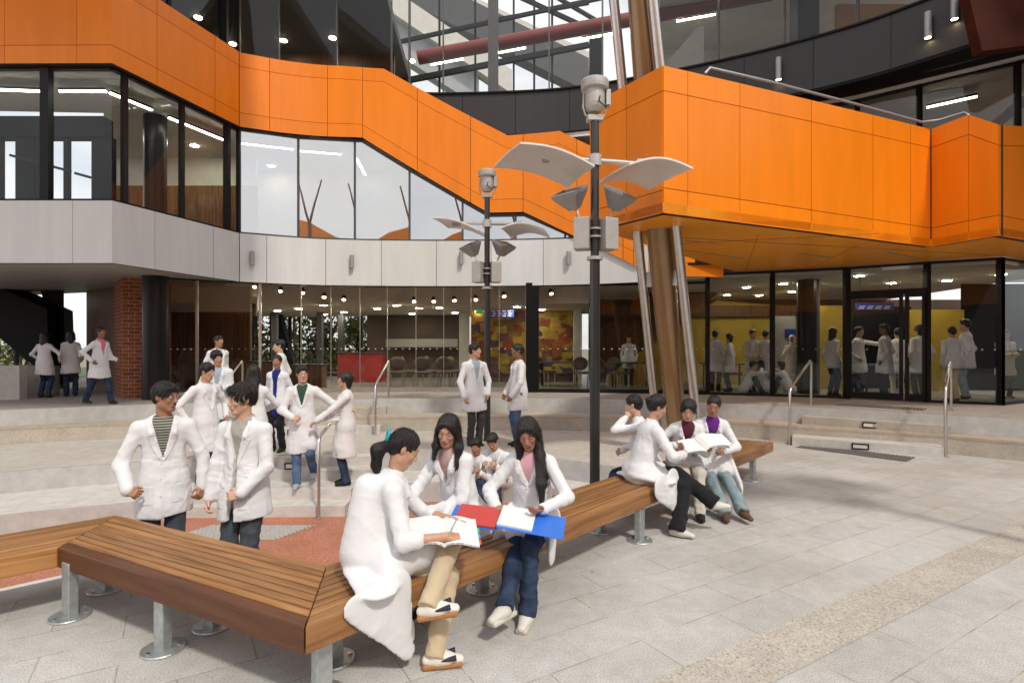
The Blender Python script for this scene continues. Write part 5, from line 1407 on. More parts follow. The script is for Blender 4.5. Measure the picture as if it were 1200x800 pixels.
    for kn, an in ((knL, anL), (knR, anR)):
        T.fn(lambda x, y, z, G, a=an, d=unit(an-kn): np.where((x-a[0])**2+(y-a[1])**2+(z-a[2])**2 < .03, np.maximum(G, (x-a[0])*d[0]+(y-a[1])*d[1]+(z-a[2])*d[2]-.030), G), an-.16, an+.16)
    P, Q = T.mesh(max(res*.8, .009)); Nn = vnormals(P, Q)
    P = P+Nn*(folds(P, seed+5, .0075*amp, .9)[:, None]); P = relax(P, Q, 1, .4)
    to_mesh('trousers', P, Q, [trm], root)
    # ---- shoes
    for an, kn, ff in ((anL, knL, footL), (anR, knR, footR)):
        fd = unit(W(ff)) if ff is not None else unit(f+W((0,0,0)))
        sd = np.cross(fd, u) if abs(fd[2]) < .95 else r
        sd = unit(sd); up = unit(np.cross(sd, fd))
        if ff is None or True:
            S = SDF(); hl = an-up*.040*K-fd*.045*K
            S.cap(an-up*.005, an-up*.03, .036*K, .038*K, .02)
            S.cap(hl, hl+fd*.10*K, .033*K, .036*K, .03); S.cap(an-up*.03*K+fd*.03*K, hl+fd*.19*K-up*.010*K, .036*K, .024*K, .03, sd, 1.25)
            S.fn(lambda x, y, z, G, o=an-up*.072*K, up=up: np.maximum(G, -((x-o[0])*up[0]+(y-o[1])*up[1]+(z-o[2])*up[2])), an-.4, an+.4)
            P, Q = S.mesh(max(res*.6, .007))
            sh = to_mesh('shoe', P, Q, [SHOE[shoes]], root)
            if res <= .014:
                G = SDF()
                G.box(hl+fd*.085*K-up*.029*K, (.105*K, .030*K, .006*K), (fd, sd, up), .012*K, .01)
                P, Q = G.mesh(.008); to_mesh('sole', P, Q, [GUM if shoes == 'stripe' else SOLEW], sh)
                if shoes in ('stripe',):
                    X_ = MB()
                    for sg in (-1, 1):
                        X_.tube([Vector(hl+fd*(.02+.035*t)*K*3+sd*sg*(.044)*K+up*(.008+.012*t)*K) for t in (0, .5, 1)], [.006, .010, .016], 6, 0)
                    X_.build('side_stripe', [NAVY], sh)
    # ---- shirt
    S = SDF()
    S.cap(pel+s*.02, pel+s*.12*h, .125*K, .115*K, .03, f2, .78); S.cap(pel+s*.11*h, nb-s*.052*h, .115*K, .135*K, .03, f2, .70)
    S.cap(nb-s*.025*h-r2*.6*sw, nb-s*.025*h+r2*.6*sw, .048*K, None, .03)
    S.cap(nb-s*.04*h, nb+nd*.004*h, .068*K, .064*K, .02)
    for sh, el, wr in ((shL, elL, wrL), (shR, elR, wrR)):
        S.cap(sh, el, .043*K, .037*K, .02)
        if cuff: S.cap(el, wr-unit(wr-el)*.02, .038*K, .034*K, .02)
    if hood:
        for t in (-1, 1): S.cap(nb+s*.02-f2*.07*K, nb+s*.01+f2*.035*K+r2*t*.075*K, .035*K, .022*K, .03)
    if shirt_len: S.cap(pel, pel-u*shirt_len, .15*K, .17*K, .03, f2, .8)
    P, Q = S.mesh(max(res*.9, .010)); Nn = vnormals(P, Q); P = P+Nn*(folds(P, seed+9, .004*amp)[:, None])
    to_mesh('shirt', P, Q, [SH[shirt]], root)
    # ---- coat
    if coat:
        S = SDF(); wd = 1.0 if male else .93
        S.cap(pel+s*.05*h, pel+s*.13*h, .158*K*wd, .148*K*wd, .04, f2, .80); S.cap(pel+s*.12*h, nb-s*.062*h, .148*K*wd, .168*K*wd, .04, f2, .70)
        S.cap(shL, shR, .054*K, None, .04); S.cap(nb-s*.042*h-r2*.04, nb-s*.042*h+r2*.04, .074*K, None, .05)
        for sh, el, wr in ((shL, elL, wrL), (shR, elR, wrR)):
            e2 = el+(wr-el)*sleeve*.97
            S.cap(sh-u*.004, el, .060*K*wd, .051*K*wd, .035); S.cap(el, e2, .051*K*wd, (.047 if sleeve > .8 else .052)*K*wd, .02)
        if collar:
            for t in (-1, 1):
                a = nb-f2*.052*K+s*.030*K; b_ = nb+r2*t*.066*K+s*.016*K+f2*.0*K; c_ = nb+r2*t*.052*K-s*.035*K+f2*.075*K; d_ = nb+r2*t*.085*K-s*.10*K+f2*.108*K
                S.cap(a, b_, .017*K, .018*K, .014); S.cap(b_, c_, .018*K, .017*K, .014); S.cap(c_, d_, .016*K, .010*K, .02)
        if not seated or skirt is True and not seated:
            hz = (hem*h*.62 if hem < 1 else 0)
            hc_ = pel*0+W((0, 0, hem*h*.0))
            bot = nv((pel[0], pel[1], 0))+u*(hem*.68*h)+f*(.01)
            S.cap(pel+s*.06*h, bot+u*.06, .160*K, .200*K*(.95+.1*wd), .05, f2, .84)
            S.cap(bot+u*.1, bot-u*.12, .200*K, .210*K, .03, f2, .84)
            S.cap(pel-r*.05*K, pel+r*.05*K, .135*K, None, .05)
            for kn in (knL, knR):
                d_ = kn-bot; S.cap(pel*.6+kn*.4, pel*.25+kn*.75 if kn[2] > bot[2] else bot+ (kn-bot)*.6, .115*K, .115*K, .06)
            ph = seed*1.3
            def cut(x, y, z, G, bz=bot[2]): 
                return np.maximum(G, bz+.012*np.sin(6*x+ph)-z)
            S.fn(cut, bot-.6, bot+nv((.6,.6,.10)))
            if res < .0145:                       # hollow below
                def shell(x, y, z, G, b0=bot): 
                    px, py = x-pel[0], y-pel[1]
                    lr = px*r2[0]+py*r2[1]; lf = (px*f2[0]+py*f2[1])/.80
                    rad = np.sqrt(lr*lr+lf*lf)-(.180*K)+np.maximum(0, (z-b0[2]))*.16
                    return np.maximum(G, -np.maximum(rad, z-(b0[2]+.22)))
                S.fn(shell, bot-.5, bot+nv((.5,.5,.25)))
        else:
            for hp_, kn in ((hipL, knL), (hipR, knR)):
                S.cap(hp_+u*.01, hp_*.45+kn*.55, .122*K, .104*K, .04)
            S.cap(pel-r*.05-f*.01, pel+r*.05-f*.01, .130*K, None, .05, u, .95); S.cap(pel+s*.02, pel+s*.12*h, .145*K, .14*K, .04, f2, .8)
        for e in coat_extra:
            kind = e[0]
            if kind == 'cap': S.cap(W(e[1]), W(e[2]), e[3], e[4], e[5] if len(e) > 5 else .04, W(e[6]) if len(e) > 6 else None, e[7] if len(e) > 7 else 1)
            elif kind == 'box':
                a0 = unit(W(e[3])); a1 = unit(W(e[4])); S.box(W(e[1]), e[2], (a0, a1, np.cross(a0, a1)), e[5] if len(e) > 5 else .012, e[6] if len(e) > 6 else .05)
            elif kind == 'wcap': S.cap(nv(e[1])-O, nv(e[2])-O, e[3], e[4], e[5], e[6], e[7])
        v1 = .30*h-.005; v0 = v1-vneck*1.7*K
        def front(x, y, z, G):
            px, py, pz_ = x-pel[0], y-pel[1], z-pel[2]
            U_ = px*r2[0]+py*r2[1]+pz_*r2[2]; V_ = px*s[0]+py*s[1]+pz_*s[2]; W_ = px*f2[0]+py*f2[1]+pz_*f2[2]
            t = np.clip((V_-v0)/(v1-v0), 0, 1)
            hw = .072*K*t
            if open: hw = np.maximum(hw, np.where(V_ < v0+.02, open*(.35+.65*np.clip((v0-V_)/(.45*h), 0, 1)), open*.35))
            car = np.maximum(np.maximum(np.abs(U_)-hw, .02-W_), (v0-V_) if not open else (-9+V_*0))
            fr = np.clip((W_-.03)/.02, 0, 1)
            lap = np.clip((hw+.052*K-np.abs(U_))/.004+.5, 0, 1)*np.clip((V_-v0)/.01, 0, 1)*np.clip((v1-.055-V_)/.008, 0, 1)*fr
            G = G-.0075*lap
            if not open: G = G-.0045*np.clip(U_/.004, 0, 1)*fr*np.clip((v0-V_)/.01, 0, 1)
            pk = np.clip((.062-np.abs(np.abs(U_)-.105*K))/.004, 0, 1)*np.clip((.075-np.abs(V_+.03))/.004, 0, 1)*fr*(0 if seated else 1)
            pass
            if vneck > 0 or open: G = np.maximum(G, -car)
            return G
        S.fn(front, pel-.9*nv((1,1,1)), pel+.9*nv((1,1,1)))
        P, Q = S.mesh(max(res*.85, .0088)); P = relax(P, Q, 1, .4); Nn = vnormals(P, Q)
        # wrinkles: strong on sleeves, hanging folds on the skirt, calm on the back
        dl = np.minimum(np.linalg.norm(P-elL, axis=1), np.linalg.norm(P-elR, axis=1)); wgt = .42+.5*np.exp(-(dl/.16)**2)
        low = np.clip((pel[2]+.05-P[:, 2])/.25, 0, 1)
        hang = (folds(P*nv((1,1,.18)), seed+3, .011*amp, .45, .9) if not seated else folds(P, seed+3, .008*amp, .5, .5))
        P = P+Nn*((folds(P, seed, .0064*amp, .9)*wgt+hang*low)[:, None]); P = relax(P, Q, 1, .3)
        cm = COAT2 if coat == 'cream' else COAT
        co = to_mesh('lab_coat', P, Q, [cm], root)
        J['coat'] = co
        if vneck and res < .02 and lapels:
            from mathutils.kdtree import KDTree
            Nn = vnormals(P, Q); Up, Vp, Wp = (P-pel)@r2, (P-pel)@s, (P-pel)@f2
            fm = np.nonzero((Wp > .0) & ((Nn@f2) > .12))[0]
            kd = KDTree(len(fm)); [kd.insert((Up[i], Vp[i], 0), int(i)) for i in fm]; kd.balance()
            def surf(a, b, o):
                nb_ = kd.find_n((a, b, 0), 4); w_ = [1/(d_+.004) for _, _, d_ in nb_]
                return pel+r2*a+s*b+f2*(sum(Wp[i]*q_ for (_, i, _), q_ in zip(nb_, w_))/sum(w_)+o)
            def patch(name, rows, off, lift=0):
                """rows: list of (v, u_inner, u_outer); rims drop to the cloth so that the edge reads as a seam"""
                m_ = MB(); C_ = [0, .03, .35, .7, .97, 1]
                g_ = [[surf(ui+(uo-ui)*c_, v_, (off+lift*c_) if 0 < c_ < 1 and 0 < ri < len(rows)-1 else -.003) for c_ in C_] for ri, (v_, ui, uo) in enumerate(rows)]
                vs_ = [q_ for row in g_ for q_ in row]; n_ = len(C_); fs_ = []
                for a_ in range(len(g_)-1):
                    for b_ in range(n_-1):
                        f_ = (a_*n_+b_, a_*n_+b_+1, (a_+1)*n_+b_+1, (a_+1)*n_+b_); fs_.append(f_)
                m_.add(vs_, fs_); ob_ = m_.build(name, [COAT2 if coat == 'cream' else COAT], co)
                for p_ in ob_.data.polygons: p_.use_smooth = False
            vt = v1-.012
            for sg in (-1, 1):
                rows = []
                for t in (0, .02, .12, .24, .30, .315, .45, .6, .75, .9, .98, 1.0):
                    v_ = vt-t*(vt-v0+.01); hw_ = max(.072*K*max(0, (v_-v0)/(v1-v0)), open*.35 if open else 0)-.003
                    wl_ = (.040+.012*t/.3 if t < .305 else .066*(1-((t-.315)/.685))**.6+.006)*K
                    rows.append((v_, sg*hw_, sg*(hw_+wl_)))
                patch('lapel', rows, .007, .003)
            if not open and not seated:
                bz = (hem*.68*h-pel[2])
                rows = [(v0-.012-(v0-.012-bz-.02)*t, .018, -.018) for t in (0, .005, .1, .2, .3, .4, .5, .6, .7, .8, .9, .995, 1)]
                patch('placket', rows, .0035)
            if not seated:
                for sg in (-1, 1): patch('pocket', [(.00-.155*t, sg*.060*K, sg*.150*K) for t in (0, .015, .1, .3, .5, .7, .9, 1)], .0045)
            patch('chest_pocket', [(v0+.035-.105*t, -.070*K-.012, -.150*K) for t in (0, .03, .2, .4, .6, .8, .97, 1)], .004)
        if res < .013 and vneck and not open:
            X_ = MB()
            for k_ in range(3):
                q0 = pel+s*(v0-.03-.13*k_)+f2*.2+r2*.012
                # nearest coat vertex in front
                d2 = np.linalg.norm(np.cross(P-q0, f2[None, :]), axis=1)+(((P-pel)@f2) < 0)*9; vi = np.argmin(d2)
                X_.sphere(Vector(P[vi]+f2*.001), (.008, .008, .003), (Vector(r2), Vector(s), Vector(f2)), 0, 8, 5)
            X_.build('button', [simple('coat_button', (.5,.5,.5), .3, var=0)] if 'coat_button' not in bpy.data.materials else [bpy.data.materials['coat_button']], co)
    # ---- hair
    S = SDF(); ax = (hr, hf, hu)
    def hat(a, b, d): return hc+(hr*a+hf*b+hu*d)*sc
    hfg = unit(nv((hf[0], hf[1], 0))); hrg = np.cross(hfg, u)
    def gat(a, b, d): return hc+(hrg*a+hfg*b+u*d)*sc
    vol = {'short': .009, 'spiky': .012, 'crop': .006, 'long': .012, 'pony': .007, 'bun': .008, 'bob': .014, 'scarf': .014}[hair]
    S.ell(hat(0, -.016, .034), ((.075+vol)*sc, (.092+vol)*sc, (.086+vol)*sc), ax, .02)
    if hair in ('short', 'spiky', 'crop'):
        S.ell(hat(0, -.052, -.010), (.066*sc, .055*sc, .062*sc), ax, .02)
        S.ell(hat(0, .108, -.045), (.068*sc, .085*sc, .098*sc), ax, .012, op='s')
        for t in (-1, 1): S.ell(hat(.097*t, .016, -.050), (.034*sc, .056*sc, .074*sc), ax, .012, op='s')
        if fringe: S.ell(hat(.012, .066, .082), (.052*sc, .022*sc, .020*sc), ax, .02)
    else:
        S.ell(hat(0, -.050, -.005), (.070*sc, .058*sc, .070*sc), ax, .02)
        S.ell(hat(0, .100, -.045), ((.071 if hair == 'long' else .062)*sc, .082*sc, .118*sc), ax, .012, op='s')
        if hair in ('long',): S.cap(hat(.008, .10, .085), hat(.004, .062, .110), .010*sc, .004*sc, .01, op='s')
        if hair in ('pony', 'bun'):
            for t in (-1, 1): S.ell(hat(.095*t, .022, -.055), (.034*sc, .045*sc, .062*sc), ax, .012, op='s')
        if hair in ('long', 'bob'):
            for t in (-1, 1):
                S.cap(hat(.035*t, .062, .086), hat(.082*t, .022, -.01), .015*sc, .016*sc, .02)
        if hair == 'long':
            for t in (-1, 1): S.cap(hat(.066*t, -.025, .0), gat(.080*t, -.045, -.12), .028*sc, .032*sc, .03)
            S.cap(hat(0, -.06, .0), gat(0, -.085, -.16), .060*sc, .058*sc, .04, hfg, .7)
            S.cap(gat(0, -.085, -.14), gat(0, -.11, -.30), .058*sc, .030*sc, .03, hfg, .6)
        if hair == 'bob':
            S.cap(hat(0, -.05, .0), hat(0, -.05, -.09), .075*sc, .062*sc, .04, hf, .8)
        if hair == 'bun': S.ell(hat(0, -.115, .030), (.036*sc, .030*sc, .034*sc), ax, .01)
        if hair == 'scarf':
            S.cap(hat(0, -.02, -.05), hat(0, -.01, -.14), .075*sc, .085*sc, .03)
    for e in hair_extra:
        S.cap(gat(*e[0]), gat(*e[1]), e[2]*sc, e[3]*sc, .025, hfg if len(e) > 4 else None, e[4] if len(e) > 4 else 1)
    P, Q = S.mesh(max((fine or res*.6), .006)); Nn = vnormals(P, Q)
    rel = (P-hc); ang = np.arctan2(rel@hr, rel@hf+.02); hgt = rel@hu
    a_ = {'spiky': .0105, 'short': .006}.get(hair, .0035)
    dsp = a_*(np.sin(ang*17+hgt*(22 if hair in ('spiky','short') else 5)+1.5*np.sin(hgt*45+seed))+.6*np.sin(ang*31+hgt*9+seed))*.6
    if hair == 'spiky': dsp += .006*np.sin(rel@hr*140+seed)*np.sin(rel@hf*120)
    P = P+Nn*dsp[:, None]
    hx = MB()
    if res < .02 and hair not in ('scarf',):
        from mathutils.kdtree import KDTree
        kd = KDTree(len(P)); [kd.insert(p, i) for i, p in enumerate(P)]; kd.balance()
        rs = np.random.RandomState(seed); n_s = 520 if res < .013 else (220 if res < .016 else 110)
        tail = hat(0, -.13, .03); top = hat(.01, -.03, .115)
        for i_ in rs.randint(0, len(P), n_s):
            p = P[i_]+Nn[i_]*.001; pts = [p]; nsg = 7; st = (.012 if hair in ('short','spiky','crop') else .020)*sc
            jit = rs.normal(size=3)*(.06 if hair in ('pony','bun','long') else .25); lift = abs(rs.normal())*(.0009 if hair in ('pony','bun') else .0022)
            for k_ in range(nsg):
                if hair in ('pony', 'bun') and (p-hc)@hu > -.05 and (p-tail)@hf > .01: dr = tail-p
                elif hair in ('short', 'spiky', 'crop'): dr = unit(p-top)-.25*u+.25*hf
                else: dr = unit(p-top)*.5-u*1.2
                dr = unit(dr+jit); _, j_, _ = kd.find(p+dr*st); nn = Nn[j_]; q = P[j_]
                p = p+dr*st; p = p-nn*((p-q)@nn)+nn*(.0015+lift*k_*.6); pts.append(p)
            for k_ in range(nsg):
                w_ = .0011*(1-(k_/nsg)**2)+.0003; a_, b_ = pts[k_], pts[k_+1]; t_ = unit(b_-a_); sd_ = unit(np.cross(t_, Nn[i_]))
                hx.add([a_-sd_*w_, a_+sd_*w_, b_+sd_*w_*.8, b_-sd_*w_*.8], [(0, 1, 2, 3)])
    to_mesh('hair', P, Q, [SH['scarf'] if hair == 'scarf' and haircol is None else (haircol or HAIR)], root, hx)
    if glasses:
        X_ = MB()
        for t in (-1, 1):
            pts = [Vector(hat(.033*t+.021*math.cos(a), .094-.006*abs(math.cos(a)), .008+.015*math.sin(a))) for a in np.linspace(0, 2*math.pi, 15)]
            X_.tube(pts, .0011*sc+.0003, 5, 0)
            X_.tube([Vector(hat(.054*t, .090, .012)), Vector(hat(.076*t, .05, .014)), Vector(hat(.078*t, -.01, .010))], .0012, 5, 0)
        X_.tube([Vector(hat(-.012, .094, .012)), Vector(hat(0, .1, .014)), Vector(hat(.012, .094, .012))], .0012, 5, 0)
        X_.build('glasses', 'frame', root)
    return J
# ================================================================ the people of the photograph
WALKG = 'students in white coats'
# --- near group of three
JP = person('ponytailed woman with turquoise hair band, seated in profile, open book on her lap', (-.75,3.30,0), (.97,.22), 1.64, False, pelvis=.53, lean=5, head=(4,33,0),
  LH=(.02,.40,.74), RH=(.24,.34,.72), LE=(-.8,-.5,-.3), RE=(.4,-.7,-.8), LF=(.26,.27,.085), RF=(.34,.23,.40), LK=(-.1,1,.45), RK=(.0,1,.25), handR=dict(d=(-.25,1,-.25), n=(.5,.1,1), t=(-1,.2,0), curl=.75), handL=dict(d=(.3,1,-.2), n=(-.3,0,1), t=(1,.3,0), curl=.5),
  footR=(.15,.95,.12), footL=(.05,1,0), shirt='white', trousers='khaki', shoes='stripe', hair='pony', skin='tan', res=.0105, fine=.0042, seed=3, amp=.7, lapels=False, look=.9, smile=.5, sleeve=.28, seat_coat=True, vneck=.10, flare=.98,
  coat_extra=[('wcap',(-.80,2.85,.45),(-.575,3.065,.10),.075,.035,.05,(.725,-.69,0),.21), ('wcap',(-.61,3.03,.47),(-.575,3.06,.13),.075,.035,.05,(.725,-.69,0),.21), ('wcap',(-.72,2.93,.45),(-.59,3.05,.22),.085,.06,.05,(.725,-.69,0),.21), ('wcap',(-.82,3.14,.52),(-.72,2.95,.50),.12,.11,.06,(0,0,1),.28), ('cap',(0,-.09,.95),(.03,-.12,.60),.10,.145,.07), ('cap',(.05,.02,.62),(.22,.02,.53),.12,.09,.07)],
  hair_extra=[((0,-.10,.035),(0,-.165,.0),.030,.040), ((0,-.165,.0),(0,-.175,-.10),.042,.026), ((0,-.175,-.10),(.01,-.160,-.17),.026,.008)])
person('young woman with wavy dark hair, hand on her knee, seated between two others', (-.36,4.20,0), (-.6,-.8), 1.66, False, pelvis=.53, lean=15, side=3, head=(26,24,-8),
  LH=(.02,.36,.62), RH=(.16,.50,.60), LE=(-.8,-.5,-.3), RE=(.8,-.4,-.3), LF=(-.12,.50,.08), RF=(.12,.50,.08), handR=dict(d=(-.1,.9,-.35), n=(.2,.2,1), t=(-1,0,0), curl=.35), handL=dict(d=(.6,.8,-.2), n=(0,.2,1), t=(1,0,.0), curl=.4),
  shirt='floral', trousers='navy', shoes='black', hair='long', skin='tan', res=.0105, fine=.0042, seed=11, look=.75, smile=.3, vneck=.12, seat_coat=True,
  coat_extra=[('cap',(-.20,.02,.52),(-.26,.12,.34),.12,.14,.06,(1,0,0),.35), ('cap',(-.12,.30,.56),(-.20,.36,.40),.10,.08,.05,(1,0,0),.4)],
  hair_extra=[((-.074,-.01,.0),(-.092,.01,-.14),.026,.030), ((.074,-.01,.0),(.095,.01,-.12),.026,.028), ((-.092,.01,-.14),(-.085,.055,-.27),.032,.014), ((.095,.01,-.12),(.10,.04,-.22),.028,.012)])
person('young woman with very long straight black hair holding the blue ring binder', (.16,4.12,0), (-.30,-.95), 1.62, False, pelvis=.53, lean=10, head=(8,30,6),
  LH=(-.16,.36,.70), RH=(.18,.34,.68), LE=(-.8,-.3,-.5), RE=(.8,-.3,-.5), LF=(-.10,.52,.08), RF=(-.02,.72,.20), LK=(0,.9,.6), RK=(.15,.8,.9), handR=dict(d=(-.5,.9,-.0), n=(.6,0,1), t=(0,.6,.8), curl=.6), handL=dict(d=(.5,.9,-.0), n=(-.6,0,-1), t=(0,.6,.8), curl=.5),
  footR=(.35,.9,.0), shirt='pink', trousers='navy', shoes='white', hair='long', skin='brown', res=.0105, fine=.0042, seed=17, look=.95, smile=.6, vneck=.115, seat_coat=True,
  coat_extra=[('cap',(-.16,.10,.53),(-.20,.26,.40),.12,.11,.05,(1,.1,0),.26), ('cap',(.16,.10,.53),(.19,.24,.42),.11,.10,.05,(1,-.1,0),.26)],
  hair_extra=[((-.074,-.02,.0),(-.098,.015,-.18),.028,.036), ((-.098,.015,-.18),(-.115,.085,-.38),.040,.036), ((-.115,.085,-.38),(-.12,.12,-.54),.036,.010), ((-.05,-.05,-.05),(-.13,.0,-.34),.04,.035), ((.06,-.02,.0),(.075,-.03,-.26),.034,.022)])
# --- the two men behind the empty bench
JM = person('young man with glasses, moustache and striped polo under his white coat, looking sideways', (-3.0,4.78,-.3), (.42,-.9), 1.78, True, lean=2, head=(52,8,0), twist=-4,
  LH=(-.30,.10,.87), RH=(.22,.24,.93), LE=(-1,-.5,0), RE=(1,-.75,-.1), handR=dict(d=(-.75,.55,-.15), n=(.4,.7,.6), t=(0,.3,1), curl=1.15), handL=dict(d=(.25,.6,-.6), n=(-.8,.4,.3), t=(.3,1,0), curl=1.0),
  shirt='stripe', trousers='grey', shoes='black', hair='short', skin='brown', res=.0125, fine=.0052, seed=23, look=.2, moustache=True, glasses=True, hem=.56, vneck=.18)
person('young man in a grey hooded top under an open white coat, hand at his stomach', (-2.22,4.62,-.3), (-.12,-1), 1.78, True, lean=1, head=(-28,10,-4), twist=4,
  LH=(-.10,.22,.93), RH=(.24,.14,.80), LE=(-1,-.5,-.1), RE=(.9,-.6,0), handL=dict(d=(.85,.35,-.2), n=(-.2,.9,.3), t=(0,.3,1), curl=1.1), handR=dict(d=(-.1,.5,-.8), n=(.8,.3,0), t=(-.2,1,0), curl=.7),
  shirt='grey', trousers='grey', shoes='black', hair='spiky', skin='fair', res=.0125, fine=.0052, seed=29, look=.1, hem=.57, open=.045, hood=True, cuff=1, shirt_len=.06)
# --- students on the stairs
M = dict(res=.018, fine=.009)
person('student with spiky hair in profile, hand on hip, in a long coat', (-4.62,8.35,-.3), (.85,-.35), 1.83, True, head=(10,10,0), LH=(-.24,.16,1.02), RH=(.30,.02,.98), LE=(-1,-.7,0), RE=(1,-.6,0), trousers='blue', shoes='white', hair='spiky', skin='tan', seed=31, hem=.42, **M)
person('student with tousled dark hair leaning in behind the one with the hand on his hip', (-4.93,9.3,0), (.35,-.9), 1.72, True, lean=5, head=(25,14,12), LH=(-.10,.26,1.10), RH=(.24,.16,.95), shirt='ltblue', trousers='blue', shoes='grey', hair='spiky', skin='tan', seed=33, **M)
person('tall young man with cropped hair looking right, at the back of the stair group', (-6.15,11.6,.3), (.8,-.45), 1.70, True, head=(12,0,0), shirt='white', trousers='black', shoes='black', hair='crop', skin='brown', seed=35, **M)
person('young woman seen from behind with long black hair down her white coat', (-3.92,8.42,-.3), (-.25,.97), 1.80, False, head=(0,4,0), LH=(-.10,.26,1.15), RH=(.12,.26,1.12), LE=(-1,-.3,-.3), RE=(1,-.3,-.3), trousers='blue', shoes='white', hair='long', skin='tan', seed=37, hem=.50, collar=True, hair_extra=[((0,-.07,-.05),(.02,-.15,-.36),.085,.06,.5), ((.02,-.15,-.36),(.03,-.13,-.46),.06,.02,.5)], **M)
person('dark-haired young woman in a royal blue dress and leggings under an open white coat', (-3.98,9.42,0), (-.1,-1), 1.64, False, head=(15,8,0), LH=(-.22,.02,.82), RH=(.20,.06,.86), shirt='blue', shirt_len=.16, trousers='black', shoes='black', hair='bun', skin='brown', seed=39, open=.10, hem=.62, smile=.8, **M)
person('young man turned away to the left behind the woman in the blue dress', (-4.70,11.25,.15), (-.85,-.1), 1.76, True, head=(20,0,0), trousers='dkgrey', shoes='black', hair='short', skin='fair', seed=41, **M)
person('smiling young man in glasses walking down the steps with one arm stretched out', (-3.15,8.36,-.3), (.18,-.98), 1.80, True, lean=2, head=(18,6,4), LH=(-.66,.10,1.16), RH=(.10,.26,1.05), LE=(-.3,-.5,-.7), RE=(1,-.6,-.2), LF=(-.14,-.12,.17), RF=(.06,.16,.075), handR=dict(d=(-.9,.4,-.1), n=(0,.9,.4), t=(0,.2,1), curl=.9), handL=dict(d=(-.95,.1,-.2), n=(0,.2,1), t=(0,1,0), curl=.3),
  shirt='green', trousers='blue', shoes='grey', hair='short', skin='fair', seed=43, hem=.42, vneck=.16, glasses=True, smile=.9, **M)
person('student in a long white coat leaning on the handrail, facing left, mustard shirt', (-2.52,8.42,-.3), (-.93,-.30), 1.69, True, head=(0,-4,0), LH=(-.18,.44,.98), RH=(.20,.42,.96), LE=(-.5,-.4,-1), RE=(.5,-.3,-1), trousers='navy', shoes='black', hair='bob', skin='tan', seed=45, hem=.36, vneck=.2, shirt='mustard', handL=dict(d=(.1,1,-.5), n=(0,.4,1), t=(1,0,0), curl=.8), handR=dict(d=(-.1,1,-.5), n=(0,.4,1), t=(-1,0,0), curl=.8), **M)
# --- two men on the middle terrace
person('man in white coat, hand in pocket, in front of the farther lamp post', (-.68,10.0,0), (.50,-.80), 1.83, True, head=(38,0,0), LH=(-.20,.14,.92), RH=(.26,.12,.90), LE=(-1,-.6,0), RE=(1,-.6,0), shirt='ltblue', trousers='dkgrey', shoes='black', hair='short', skin='tan', seed=47, hem=.52, vneck=.2, **M)
person('man in white coat standing side-on, facing left, right of the farther lamp post', (.12,10.0,0), (-.92,-.30), 1.82, True, head=(0,0,0), LH=(-.22,.20,.92), RH=(.22,.18,.92), LE=(-1,-.7,0), RE=(1,-.7,0), trousers='blue', shoes='black', hair='short', skin='dark', seed=49, hem=.52, **M)
# --- two boys sitting on the low terrace behind the women
person('student sitting low on the terrace edge, face half hidden behind the long-haired women', (-.45,8.12,-.3), (-.20,-.95), 1.62, True, pelvis=.09, lean=30, head=(5,16,0), LH=(-.1,.42,.34), RH=(.1,.44,.34), LF=(-.1,.42,-.22), RF=(.1,.42,-.22), LK=(0,.5,1), RK=(0,.5,1), trousers='navy', shoes='white', hair='short', skin='brown', seed=51, seat_coat=True, **M)
person('dark-haired student sitting hunched on the terrace edge looking down beside his friend', (-.20,8.22,-.3), (-.25,-.95), 1.70, True, pelvis=.09, lean=22, head=(0,34,8), LH=(-.1,.42,.40), RH=(.1,.44,.40), LF=(-.1,.42,-.22), RF=(.1,.42,-.22), LK=(0,.5,1), RK=(0,.5,1), trousers='navy', shoes='white', hair='short', skin='tan', seed=53, seat_coat=True, look=.8, **M)
# --- the group at the far end of the long bench
F4 = dict(res=.0145, fine=.007)
person('woman seen from behind, hair in a bun, seated on the bench, leg crossed', (1.27,5.55,0), (.70,.18), 1.68, False, pelvis=.53, lean=16, head=(-8,20,8), LH=(-.02,.42,.78), RH=(.16,.40,.72), LE=(-.8,-.4,-.2), RE=(.8,-.3,-.5), LF=(.38,.58,.30), RF=(.38,.20,.08), LK=(-.2,.5,.9), RK=(.0,1,.4), footL=(.4,.9,0.1), footR=(.7,.7,0), trousers='black', shoes='white', hair='bun', skin='tan', seed=57, seat_coat=True, vneck=0, flare=1.3,
  coat_extra=[('wcap',(1.40,5.20,.47),(1.60,5.36,.25),.13,.07,.06,(.725,-.69,0),.21), ('wcap',(1.55,5.36,.50),(1.64,5.42,.27),.12,.07,.06,(.725,-.69,0),.18), ('wcap',(1.30,5.46,.53),(1.46,5.34,.50),.14,.12,.06,(0,0,1),.3), ('cap',(-.12,-.05,.50),(-.24,-.03,.475),.10,.10,.06,(0,0,1),.16)], **F4)
person('woman with wavy black hair and maroon top reading papers in the far group', (1.93,6.24,0), (-.10,-1), 1.60, False, pelvis=.51, lean=24, head=(-14,28,-6), LH=(.02,.34,.74), RH=(.18,.32,.70), LE=(-.8,-.3,-.4), RE=(.8,-.3,-.5), LF=(-.06,.50,.08), RF=(.10,.46,.08), trousers='cream', shoes='black', hair='bob', skin='tan', seed=59, look=.9, seat_coat=True, shirt='maroon', vneck=.16, **F4)
